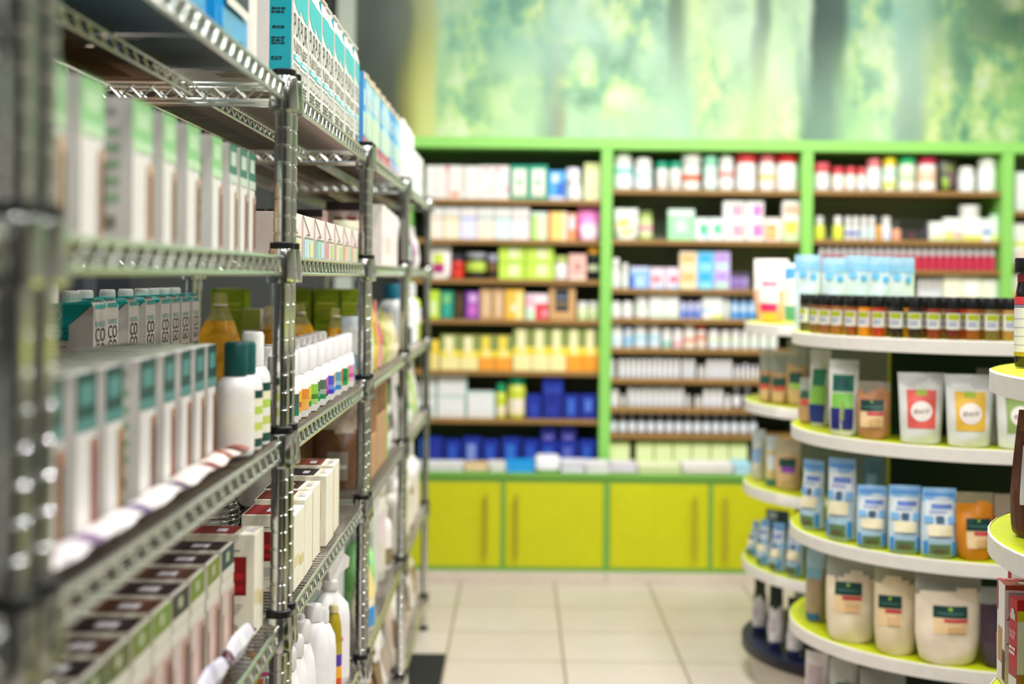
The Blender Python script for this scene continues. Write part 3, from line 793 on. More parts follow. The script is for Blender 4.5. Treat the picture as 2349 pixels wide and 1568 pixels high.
it += [('bt', 1602, 1611, 838, 'tiny white bottle', W_, W_, None, .28, .7), ('bt', 1612, 1621, 838, 'tiny white bottle', W_, W_, None, .28, .7)]
it += [('jr', 1623 + 15 * i, 1637 + 15 * i, 826, 'small white pill jar', W_, W_, ('#dfe3ea',), .3, .95) for i in range(4)]
it += [('bt', 1685 + 11.5 * i, 1695 + 11.5 * i, 838 if i != 2 else 834, 'tiny white bottle', W_, '#d9d4e0', None, .3, .7) for i in range(6)]
place_row(1, 'sixth', zs[5], it)
it = [('jr', 1400, 1424, 893, 'white pill jar', W_, W_, ('#dfe3ea', '#eceef0'), .3, .95), ('bt', 1427, 1438, 906, 'tiny white bottle', W_, W_, None, .3, .7)]
it += [('jr', 1442 + 13.2 * i, 1454 + 13.2 * i, 890 if i % 3 else 888, 'white pill jar', W_, W_, ('#dfe3ea', '#eceef0'), .3, .95) for i in range(10)]
it += [('bt', 1576, 1587, 906, 'tiny white bottle', W_, W_, None, .3, .7), ('bt', 1596, 1605, 908, 'tiny white bottle', W_, W_, None, .3, .7), ('bt', 1606, 1614, 908, 'tiny white bottle', W_, W_, None, .3, .7)]
it += [('jr', 1616 + 16 * i, 1631 + 16 * i, 892, 'white pill jar', W_, W_, ('#dfe3ea', '#eceef0'), .3, .95) for i in range(3)]
it += [('bt', 1666, 1680, 906, 'tiny white bottle', W_, W_, None, .3, .7), ('bt', 1684, 1703, 878, 'dark bottle with white label', '#1d2028', '#c9c4cc', ('#e6e6ea', '#efeff1'), .3, .6), ('bt', 1709, 1728, 878, 'dark bottle with white label', '#1d2028', '#c9c4cc', ('#e6e6ea', '#efeff1'), .3, .6)]
place_row(1, 'seventh', zs[6], it)
place_row(1, 'eighth', zs[7], [('bt', 1402 + 21.4 * i, 1420 + 21.4 * i, 943, 'dropper bottle with white label', '#1b2226', '#c6b09a' if i in (1, 9) else '#a9a2a6', ('#e8ecf2', '#dfe6ee'), .28, .55) for i in range(16)])
place_row(1, 'counter', CT, [('bx', 1401, 1449, 1014, 'pale yellow green box', '#e6edb4', ((F_, 0, .82, 1, 1, '#dbe59a'),))] + [('bx', 1463 + 43 * i, 1504 + 43 * i, 1014, 'pale yellow green box', '#e6edb4', ((F_, 0, .82, 1, 1, '#d6e294'), (F_, .1, .05, .9, .12, '#c9d88a'))) for i in range(6)])

# ---- right bay
zs = SHELFZ[2]
place_row(2, 'top', zs[0], [
    ('jr', 1866, 1905, 373, 'white jar with pink red lid', W_, '#e5606c', ('#e9eef0', '#f0eeea'), .34, .98),
    ('jr', 1909, 1937, 383, 'small white jar with red lid', W_, '#dc4a52', ('#f2e6e2', '#eef0e0'), .3, .95), ('jr', 1939, 1964, 383, 'small white jar with red lid', W_, '#dc4a52', ('#f2e6e2', '#eef0e0'), .3, .95), ('jr', 1966, 1986, 384, 'small white jar with red lid', W_, '#dc4a52', ('#e6e8f2', '#eef0e0'), .3, .95),
    ('jr', 1988, 2023, 363, 'tall white jar with red rim', W_, '#e07880', ('#e4eaee', '#e9eef0'), .26, .9),
    ('jr', 2026, 2057, 360, 'white jar with yellow lid', '#f0f2da', '#ecd722', ('#d8e66a', '#f0f4ea', '#bfe6d2'), .24, .98), ('jr', 2062, 2103, 360, 'white jar with green lid', '#e9efe0', '#2fbf76', ('#e8ede2', '#c3d8b0', '#d8e4cc'), .2, 1.0),
    ('jr', 2107, 2152, 360, 'peach label jar with crimson lid', '#efeae4', '#d4355a', ('#efece6', '#f0c4aa', '#f3d3bc'), .2, 1.0), ('pc', 2156, 2197, 363, 'dark bag with green and mauve print', '#2c2c18', None, .7, ((.1, .1, .48, .42, '#8fae3c'), (.5, .15, .9, .6, '#6b4a58'), (.2, .6, .8, .8, '#6f7a34'))),
    ('jd', 2200, 2240, 381, 'white tub', '#eef2f0', W_, ('#e8efee', '#f0f3f2')), ('jd', 2246, 2295, 356, 'large white tub', '#eef2f0', W_, ('#e8efee', '#f0f3f2')),
])
YG = '#d9e84a'
it = [('bt', 1868, 1894, 496, 'yellow bottle with white cap', YG, W_, None, .36, .7, 16, .2), ('bt', 1911, 1936, 496, 'yellow bottle with white cap', YG, W_, None, .36, .7, 16, .2)]
it += [('bt', 1938, 1954, 497, 'white bottle with blue label', W_, W_, ('#e4e8ee', '#3a4fc0', '#e6e8f2'), .34, .8), ('bt', 1955, 1972, 497, 'white bottle with blue label', W_, W_, ('#e4e8ee', '#3a4fc0', '#e6e8f2'), .34, .8), ('bt', 1974, 1991, 497, 'white bottle', W_, W_, ('#d4e4e8',), .34, .8), ('bt', 1992, 2009, 497, 'white bottle', W_, W_, ('#d4e4e8',), .34, .8)]
it += [('bt', 2010, 2022, 500, 'slim orange bottle', '#f0b04a', '#4a5a60', None, .3, .6), ('bt', 2023, 2046, 497, 'tall white bottle with lilac label', '#eef0f4', W_, ('#d6daf2', '#eceef4'), .3, .85), ('bt', 2048, 2068, 506, 'peach bottle with dark cap', '#f0a888', '#2f3a34', None, .4, .6)]
it += [('bt', 2070 + 15 * i, 2083 + 15 * i, 504, 'black dropper bottle', ['#2c2c30', '#2a2226', '#1d1f22', '#5c2a58'][i], '#141618', ('#3c3c42' if i != 1 else '#6d3a44',), .42, .5) for i in range(4)]
it += [('bx', 2131, 2164, 509, 'white pack with pink flower', '#eef3ec', ((F_, .1, 0, .9, .22, '#d7e2a4'), (F_, .5, .2, .8, .4, '#f0c4b4'))), ('bx', 2165, 2205, 500, 'white pack with garden print', '#f0f4ee', ((F_, 0, 0, 1, .3, '#cfd97a'), (F_, .2, .2, .45, .45, '#ecd05a'), (F_, .6, .1, .9, .38, '#e8a8b8')))]
it += [('bx', 2207, 2252, 500, 'white pack with yellow green foot', '#f1f4f0', ((F_, 0, 0, 1, .26, '#d8dc6c'),)), ('bx', 2253, 2272, 502, 'white pack with blue print', '#eef2f0', ((F_, .05, .3, .95, .5, '#4f8ad8'),)), ('bx', 2273, 2297, 492, 'white and mint pack', '#e9f2ea', ((F_, 0, 0, 1, .25, '#dbe68c'), (F_, 0, .85, 1, 1, '#b4e0c2')))]
place_row(2, 'second', zs[1], it)
put('lidded_jar', 'white tub stacked on white packs, second shelf, right bay', 'jar', jar(.09, .058, W_, W_, None, .4, 1.04), (wx(2229, 640, YI)[0], YI + .046, wx(2229, 500, YI)[1] + .0014))
place_row(2, 'third', zs[2], [('bt', 1878 + 17 * i, 1893 + 17 * i, 566, 'crimson bottle with white cap', '#c8324e', '#e6e2e4', ('#d2385a', '#cf3a52'), .38, .8, 14, .12) for i in range(24)])
it = [('bt', 2106 + 14 * i, 2119 + 14 * i, 637, 'white-capped bottle with %s label' % ('green' if i < 2 else 'blue'), '#e6eaec', W_, ('#1f7f66' if i < 2 else '#2f4fc0', '#e8ecee'), .4, .8) for i in range(4)]
it += [('bx', 2164, 2206, 632, 'cream box', '#eff0d4', ((F_, .1, .1, .9, .3, '#f6f6ea'),)), ('bx', 2207, 2250, 636, 'cream box with white label', '#eff0d4', ((F_, .1, .4, .9, .8, '#f6f6f0'),)), ('bx', 2251, 2297, 640, 'cream and grey box', '#e9ecd8', ((F_, .5, .0, 1, .9, '#dfe3d8'),))]
place_row(2, 'fourth', zs[3], it)
zs = SHELFZ[3]
place_row(3, 'top', zs[0], [('bx', 2326, 2372, 395, 'mint and white pack', '#dfeee4', ((F_, .1, .2, .5, .9, '#f2f6f2'), (F_, .5, .1, .9, .5, '#a6dcba')))])
place_row(3, 'second', zs[1], [('pc', 2320, 2374, 512, 'white bag with lime and blossom print', '#eef0e6', None, .7, ((.0, .42, 1, .55, '#c9d83a'), (.3, .1, .8, .36, '#f0d8c8')))])
place_row(3, 'third', zs[2], [('bx', 2320, 2356, 632, 'pale box with amber panel', '#e4e8cc', ((F_, .1, .05, .85, .42, '#f2b83a'),))])

# ---- leaflets lying along the counter edge
def leaflets(w, d, h, col, edge):
    b = MB()
    n = max(3, int(h / .003))
    for i in range(n):
        ox, oy = rnd.uniform(-.004, .004), rnd.uniform(-.004, .004)
        b.box(-w / 2 + ox, w / 2 + ox, -d / 2 + oy, d / 2 + oy, i * h / n, (i + 1) * h / n, col if i == n - 1 or i % 2 else edge)
    return b.mesh('leaflets')
LF = [(962, 1068, 1058, '#eeeeec', '#cfd2cc', 'white leaflets'), (1072, 1124, 1060, '#e2c48a', '#d8d0b8', 'tan leaflets'), (1127, 1163, 1058, '#e6e6e2', '#c4c8b8', 'grey white leaflets'), (1166, 1228, 1055, '#17a3ec', '#3fb6f0', 'bright blue brochures'), (1292, 1344, 1054, '#ececf2', '#d4d6dc', 'white brochures next to the rolled pack'), (1347, 1400, 1056, '#eeeeee', '#d9d9d9', 'white brochures by the green upright'),
      (1404, 1462, 1058, '#e8e2ea', '#d0ccd4', 'pale lilac leaflets'), (1466, 1562, 1060, '#eaf0c8', '#d4deb0', 'pale lime leaflets'), (1566, 1680, 1058, '#efeeea', '#d9d6cc', 'wide white leaflets'), (1684, 1722, 1056, '#a8dcec', '#cfe8f0', 'light blue leaflets')]
for a, c, tp, co, ed, ds in LF:
    xa, xb = wx(a, 640, 6.3)[0], wx(c, 640, 6.3)[0]
    h = max(.012, wx(a, tp + 4, 6.27)[1] - CT)
    put('leaflet_pile', ds + ' lying on the green counter edge', 'leaflets', leaflets(xb - xa, .15, h, mat(co, .5), mat(ed, .6)), ((xa + xb) / 2, 6.315, CT + .0005), rz=rnd.uniform(-.02, .02), group='leaflets along the counter')
b = MB()
xa, xb = wx(1231, 640, 6.3)[0], wx(1289, 640, 6.3)[0]
b.box(-(xb - xa) / 2, (xb - xa) / 2, -.07, .07, 0, .066, mat('#eeeef4', .5), .02)
put('soft_pack', 'puffy white pack on the counter beside blue brochures', 'pack', b.mesh('pack'), ((xa + xb) / 2, 6.315, CT + .0005))
# ------------------------------------------------------------------ chrome wire shelving
XF, XB = -.345, -.729         # centres of the front and rear posts
PZ = [('top', 1.610), ('second', 1.359), ('third', 1.091), ('fourth', .825), ('fifth', .470), ('bottom', .120)]
UNITS = [(-.13, .97), (1.02, 2.07), (2.12, 3.17), (3.22, 4.27), (4.32, 5.36)]
CHROME_SHADED = mat('#8a8278', .3, 1.0, 0.0)  # chrome darkened for the deck wires: shade under the shelves put into the colour
def make_post():
    b = MB()
    prof = [(.012, 0.0)]
    z = .02
    while z < 1.598:
        prof += [(.0127, z), (.0127, z + .0215), (.0116, z + .0225), (.0116, z + .0243)]
        z += .0254
    prof += [(.0127, z), (.0127, 1.621), (.0105, 1.6235)]
    b.lathe(prof, CHROME, 16)
    f = MB(); f.lathe([(.016, 0), (.0165, .012), (.011, .02)], BLACKP, 14)
    return b.mesh('post'), f.mesh('foot')
POST, FOOT = make_post()
def make_collar():
    b = MB(); b.lathe([(.0215, -.040), (.0222, -.034), (.0195, .006), (.0185, .009)], CHROME, 16)
    c = MB(); c.lathe([(.0178, .0095), (.0182, .012), (.0178, .0185), (.0155, .0195)], BLACKP, 16)
    return b.mesh('corner_collar'), c.mesh('sleeve_clip')
COLLAR, CLIP = make_collar()
def make_wire_shelf(L):
    """local: x across from rear 0 to front, y along 0..L, z = 0 is the top of the deck"""
    D = XF - XB
    t = MB()
    y0, y1 = .018, L - .018
    r = .0032
    fx = [D + .003, -.003]
    for x in fx:
        for z in (-r, -.0265):
            t.tube([(x, y0, z), (x, y1, z)], r, CHROME_W, 8)
    for y in (0.0, L):
        for z in (-r, -.0265):
            t.tube([(.018, y, z), (D - .018, y, z)], r, CHROME_W, 8)
    snake = MB()
    per = .046
    for x in fx:
        n = int((y1 - y0 - .02) / per)
        st = (y1 - y0 - .02) / n
        pts = []
        for i in range(n):
            ya = y0 + .01 + i * st
            pts += [(x, ya, -.0245), (x, ya + st * .10, -.0225), (x, ya + st * .40, -.0095), (x, ya + st * .5, -.0075), (x, ya + st * .60, -.0095), (x, ya + st * .9, -.0225)]
        snake.tube(pts, .0024, CHROME_W, 6)
    for y in (0.0, L):
        n = 11
        st = (D - .05) / n
        pts = []
        for i in range(n):
            xa = .025 + i * st
            pts += [(xa, y, -.0235), (xa + st * .5, y, -.0085)]
        snake.tube(pts, .0026, CHROME_W, 5)
    deck = MB()
    n = int((L - .05) / .021)
    for i in range(n + 1):
        y = .025 + (L - .05) * i / n
        deck.tube([(-.003, y, -.0018), (D + .003, y, -.0018)], .0017, CHROME_SHADED, 5)
    sup = MB()
    for x in (D * .34, D * .67):
        sup.tube([(x, .0, -.0058), (x, L, -.0058)], .0023, CHROME_W, 6)
        sup.tube([(x, .03, -.0225), (x, L - .03, -.0225)], .0028, CHROME_W, 6)
        m = int((L - .08) / .045)
        pts = [(x, .04 + (L - .08) * k / (2 * m), -.0205 if k % 2 == 0 else -.0085) for k in range(2 * m + 1)]
        sup.tube(pts, .0018, CHROME_W, 5)
    return t.mesh('rail_frame'), snake.mesh('snake_wire'), deck.mesh('deck_wire'), sup.mesh('support_truss')
_ws = {}
ULAB = ['chrome wire shelving unit nearest the camera, cut off by the photo edge', 'chrome wire shelving unit holding white pouch boxes and hair colour boxes in front',
        'chrome wire shelving unit holding coconut cartons and small white bottles', 'chrome wire shelving unit with cardboard trays and blue striped boxes', 'last chrome wire shelving unit, next to the green bookcase']
for k, (ya, yb) in enumerate(UNITS):
    L = round(yb - ya, 4)
    if L not in _ws:
        _ws[L] = make_wire_shelf(L)
    root = put('wire_shelving_unit', ULAB[k], 'shelving', [P('post', POST, None, [P('foot', FOOT, 'black foot')]) for _ in range(4)], (XB, ya, 0), group='chrome wire shelving units in a line')
    ch = [o for o in COL.objects if o.parent == root]
    for o, (x, y) in zip(ch, ((0, 0), (XF - XB, 0), (0, L), (XF - XB, L))):
        o.location = (x, y, 0.001)
    for nm, z in PZ:
        fr, sn, dk, sp = _ws[L]
        s = child(root, P('wire_shelf', fr, None, [P('snake_wire', sn), P('deck_wire', dk), P('support_truss', sp)] + [P('corner_collar', COLLAR) for _ in range(4)] + [P('sleeve_clip', CLIP, 'black sleeve clip') for _ in range(4)]))
        s.location = (0, 0, z)
        co = [o for o in COL.objects if o.parent == s and (o.name.startswith('corner') or o.name.startswith('sleeve'))]
        for i, o in enumerate(co):
            x, y = ((0, 0), (XF - XB, 0), (0, L), (XF - XB, L))[i % 4]
            o.location = (x, y, 0)
DK_ = {n: z + .0012 for n, z in PZ}
A90 = math.pi / 2
def zx(px, X):
    """distance at which the plane at X is seen at picture column px (near the middle height)"""
    return X * F / (px - VX)
# ---- boxes of pouch food with green tops: second and third shelf
def food_box(w, d, h, c1, c2, seed, dark=False):
    r = random.Random(seed)
    dec = [('F', 0, .72, 1, 1, c1), ('F', .16, .80, .84, .93, c2), ('F', 0, .64, 1, .72, c2), ('F', .0, 0, .12, .64, '#ede9e2'), ('F', .74, .02, 1, .58, (['#b0703c', '#a8583c', '#b8803c', '#a06a44'] if dark else ['#c8a488', '#c09a86', '#cfb08a', '#b89a84'])[seed % 4]), ('F', .86, .05, 1, .50, ['#6d5a26', '#4a3a22', '#7a3a22'][seed % 3])]
    for i in range(5):
        dec.append(('L', .42, .74 - i * .115, .92, .79 - i * .115, '#9fc49a'))
    dec += [('L', .42, .88, .9, .93, '#a9a7a6'), ('L', .42, .10, .9, .18, '#8a8a72'), ('T', .05, .1, .95, .9, '#8c9a80')]
    return carton_box(w, d, h, '#e3e1dc', tuple(dec))
fr2 = [(1.095, .075), (1.211, .070), (1.374, .074), (1.492, .056), (1.599, .065), (1.730, .058), (1.835, .05), (1.905, .05), (1.968, .046)]
for i, (y, w) in enumerate(fr2):
    put('food_box', 'white food box with light green top band, %s from the near post, second wire shelf' % ORD[i], 'box', food_box(w, .15, .14, '#8fc98a' if i < 6 else '#3f7f68', '#b9dcb2' if i < 6 else '#c4d4c4', i),
        (-.375 - .075, y + w / 2, DK_['second']), A90, group='green-topped food boxes on the second wire shelf')
fr3 = [(1.085, .06), (1.165, .062), (1.262, .062), (1.352, .06), (1.475, .064), (1.575, .05), (1.655, .05), (1.728, .05), (1.797, .05)]
for i, (y, w) in enumerate(fr3):
    put('food_box', 'white food box with dark green top band, %s from the near post, third wire shelf' % ORD[i], 'box', food_box(w, .13, .148, '#1a4a44', '#4f8a84', i + 3, True),
        (-.392 - .065, y + w / 2, DK_['third']), A90, group='dark-topped food boxes on the third wire shelf')
put('pouch_bag', 'tan paper bag beside the last green-topped food box, second wire shelf', 'bag', pouch(.10, .011, .105, '#c79a5c', '#b9864a', .8, ((.2, .3, .8, .6, '#e2cfa6'),)), (-.44, 2.040, DK_['second'] + .001), A90 - .1)
for y, i in ((.80, 0), (.68, 1), (.55, 2)):
    put('food_box', 'white food box before the nearest post, %s from it, second wire shelf' % ORD[i], 'box', food_box(.07, .13, .14, '#6f9c76', '#a8c8a0', i), (-.40 - .065, y, DK_['second']), A90, group='food boxes before the nearest post')
    put('food_box', 'white food box before the nearest post, %s from it, third wire shelf' % ORD[i], 'box', food_box(.07, .13, .15, '#2c5f55', '#7f9c8c', i + 1), (-.41 - .065, y, DK_['third']), A90, group='food boxes before the nearest post')
# ---- white bottles with dark green caps at the end of the third shelf
for i, (y, cap, hh) in enumerate(((1.885, '#0e4a46', .149), (1.945, '#0f5550', .147), (2.006, '#f0efec', .158))):
    put('shampoo_bottle', 'white bottle with %s cap, %s after the food boxes, third wire shelf' % ('dark green' if i < 2 else 'white', ORD[i]), 'bottle',
        bottle(.05, hh, '#f1efec', cap, ('#1b4f48', '#efeede', '#c9d66a', '#f0eee4', '#b4d45a', '#efeccc', '#16453f') if i else ('#efeeea', '#efeede', '#f2f0ea'), .30, .62, 20, .12, (.06, .95)), (-.374, y, DK_['third']), .4, group='white bottles after the food boxes')
# ---- flat wavy sachets along the front edge of the third and fourth shelf
def sachet(L, w, c0, c1, c2, seed, hh=.011):
    r = random.Random(seed)
    b = MB()
    n, m = 22, 6
    vs, fs, ms = [], [], []
    M0, M1, M2 = mat(c0, .22), mat(c1, .22), mat(c2, .22)
    for sgn in (1, -1):
        base = len(vs)
        for i in range(n + 1):
            for j in range(m + 1):
                u, v = i / n, j / m
                bul = (math.sin(math.pi * u) ** .4 if 0 < u < 1 else 0) * math.sin(math.pi * v)
                vs.append(((v - .5) * w * (1 + .04 * math.sin(20 * u + seed)), (u - .5) * L, hh * .6 + sgn * bul * hh * .55 + .0022 * math.sin(7 * u + seed) * math.sin(math.pi * u)))
        for i in range(n):
            for j in range(m):
                a = base + i * (m + 1) + j
                f = (a, a + 1, a + m + 2, a + m + 1)
                fs.append(f if sgn > 0 else f[::-1])
                ms.append(M1 if i < 2 or i > n - 3 else (M2 if 8 < i < 13 else M0))
    b.faces(vs, fs, ms, True)
    return b.mesh('sachet')
SA = [('#e9e2e4', '#6a5a86', '#d9cfd6'), ('#efe8e6', '#8a6f92', '#e4dadd'), ('#ebe4e2', '#75658a', '#efe9e6'), ('#efe7e3', '#5a4a62', '#ddd2d0'), ('#e9dcd6', '#7a3a2c', '#8e4a38'), ('#a04a34', '#5a2418', '#7c2f22')]
for i, s in enumerate(SA):
    put('snack_sachet', ('rust red' if i == 5 else 'pale cream') + ' wavy sachet lying on the third wire shelf edge, %s from the near post' % ORD[i], 'sachet', sachet(.155, .034, *s, i, .015), (-.369, 1.125 + .158 * i, DK_['third'] + .0015), .015, group='sachets along the edge of the third wire shelf')
SB = [('#cfd0de', '#2a2c52', '#e9e8ee'), ('#b9bcd2', '#32305a', '#e6e4ee'), ('#c9c4d4', '#3a2038', '#efeef2'), ('#d4d2e2', '#24284a', '#b8b4cc'), ('#dcd8e4', '#4a1a2c', '#f0f0f4')]
for i, s in enumerate(SB):
    put('foil_sachet', 'silvery foil sachet on the fourth wire shelf edge, %s from the near post' % ORD[i], 'sachet', sachet(.165, .019, *s, i + 9, .036), (-.3605, 1.17 + .17 * i, DK_['fourth'] + .0015), .0, group='foil sachets along the edge of the fourth wire shelf')
# ---- hair colour boxes on the fourth shelf
@cached
def hair_box(w, d, h, topc, band, win, text, cream='#f6f1dc'):
    dec = [('T', .0, .14, .74, .99, topc)] if False else []
    # local +Y faces the rear, -Y the aisle: the printed top panel lies towards the rear
    dec = [('T', .07, .05, .95, .97, topc), ('T', .34, .22, .66, .42, '#d9d7dc')] if band else [('T', .04, .30, .96, .97, topc), ('T', .30, .46, .62, .60, '#eceaf0'), ('T', .35, .05, .65, .18, '#d9cfd4')]
    if band:
        dec += [('F', 0, .80, 1, 1, band), ('F', .34, .86, .6, .95, '#aeb694'), ('F', 0, .70, 1, .80, '#d9d6c6'), ('F', 0, 0, 1, .60, '#dcc8bd'), ('F', .55, 0, .97, .56, '#b9907f'), ('F', .80, 0, .97, .50, '#5f3c36'), ('F', .05, .0, .22, .4, '#cdb3a4')]
    else:
        dec += [('F', .04, .3, .5, .44, '#e6d9a0'), ('F', .55, .25, .95, .38, '#e2cf9a')] if win == '#8f0f14' else [('F', .94, 0, 1, 1, '#e8c690')]
    dec += [('L', .30, .40, .88, .78, win), ('L', .34, .55, .84, .62, '#c01f22' if win == '#8f0f14' else win), ('L', .38, .44, .84, .5, '#b51a1e' if win == '#8f0f14' else win)]
    for i in range(4):
        dec.append(('L', .36 + .03 * i, .30 - .03 * i, .84 - .03 * i, .312 - .03 * i, '#b9b0b2'))
    dec.append(('L', .1, .16, .7, .165, '#b0a8aa'))
    tx = [('L', text, .4, .83, .8, .85, '#7a7276')]
    if text == 'BLACK':
        tx.append(('L', 'Hair', .5, .33, .8, .36, '#5a5256'))
    parts = carton_box(w, d, h, cream if not band else '#e4dfd0', tuple(dec), tuple(tx), .0012)
    fr = frames(w, d, h)['L']
    lf = MB()
    for (u, v, s, a) in ((.62, .04, .075, .3), (.74, .05, .06, -.3), (.5, .03, .05, .9)):
        pts = []
        for k in range(13):
            t = k / 12
            pts.append((u + math.sin(a) * s * 1.6 * t + .05 * math.sin(math.pi * t), v + s * 1.3 * t * math.cos(a)))
        for k in range(12, -1, -1):
            t = k / 12
            pts.append((u + math.sin(a) * s * 1.6 * t - .05 * math.sin(math.pi * t) + .008, v + s * 1.3 * t * math.cos(a)))
        for q in range(12):
            if q % 2 == 0:
                poly(lf, fr, [pts[q], pts[q + 1], pts[25 - q - 1], pts[25 - q]], mat('#8f8784', .5), .0012)
    parts = list(parts) + [P('leaf_print', lf)]
    return parts
hb = [(1.075, '#241a1c', '#2f6a3c'), (1.155, '#2a1a14', '#46522e'), (1.235, '#1f1a18', '#465a24'), (1.315, '#4a2a18', '#566024'), (1.40, '#2a1a1a', '#667c20'), (1.485, '#5a3018', '#6f8a2c'), (1.57, '#30141c', '#2c2a24'), (1.655, '#5a3220', '#6f8626'), (1.745, '#2e121c', '#76882a'), (1.835, '#2a1618', '#2a4a44')]
for i, (y, tc, bd) in enumerate(hb):
    put('hair_colour_box', 'hair colour box with dark brown top, %s from the near post, fourth wire shelf' % ORD[i], 'box', hair_box(.074, .115, .14, tc, bd, '#cdbfae', '~1'), (-.386 - .0575, y + .072, DK_['fourth']), A90 + rnd.uniform(-.02, .02), group='hair colour boxes on the fourth wire shelf')
put('hair_colour_box', 'cream hair colour box with dark red window beside the post, fourth wire shelf', 'box', hair_box(.068, .098, .142, '#8a1c1e', None, '#8f0f14', '~1'), (-.364 - .049, 1.984 + .034, DK_['fourth']), A90)
for i, (ys, tc, wn, xf, h) in enumerate(((2.265, '#8a1c20', '#8f0f14', -.353, .122), (2.378, '#6a2416', '#4a1a14', -.354, .129), (2.490, '#3a1c14', '#2a1a18', -.358, .130), (2.65, '#1d1517', '#1c141a', -.354, .131), (2.772, '#7a341c', '#5a2a1a', -.358, .134))):
    put('hair_colour_box', 'cream hair colour box %s, %s past the post, fourth wire shelf' % (['showing a red top', 'with reddish brown top', 'with dark brown top', 'with black window', 'with auburn top'][i], ORD[i]), 'box',
        hair_box(.105, .085, h, tc, None, wn, 'BLACK' if i == 3 else '~1'), (xf - .0425, ys + .0525, DK_['fourth']), A90 + (.0, .02, -.015, .0, .02)[i], group='cream hair colour boxes on the fourth wire shelf')
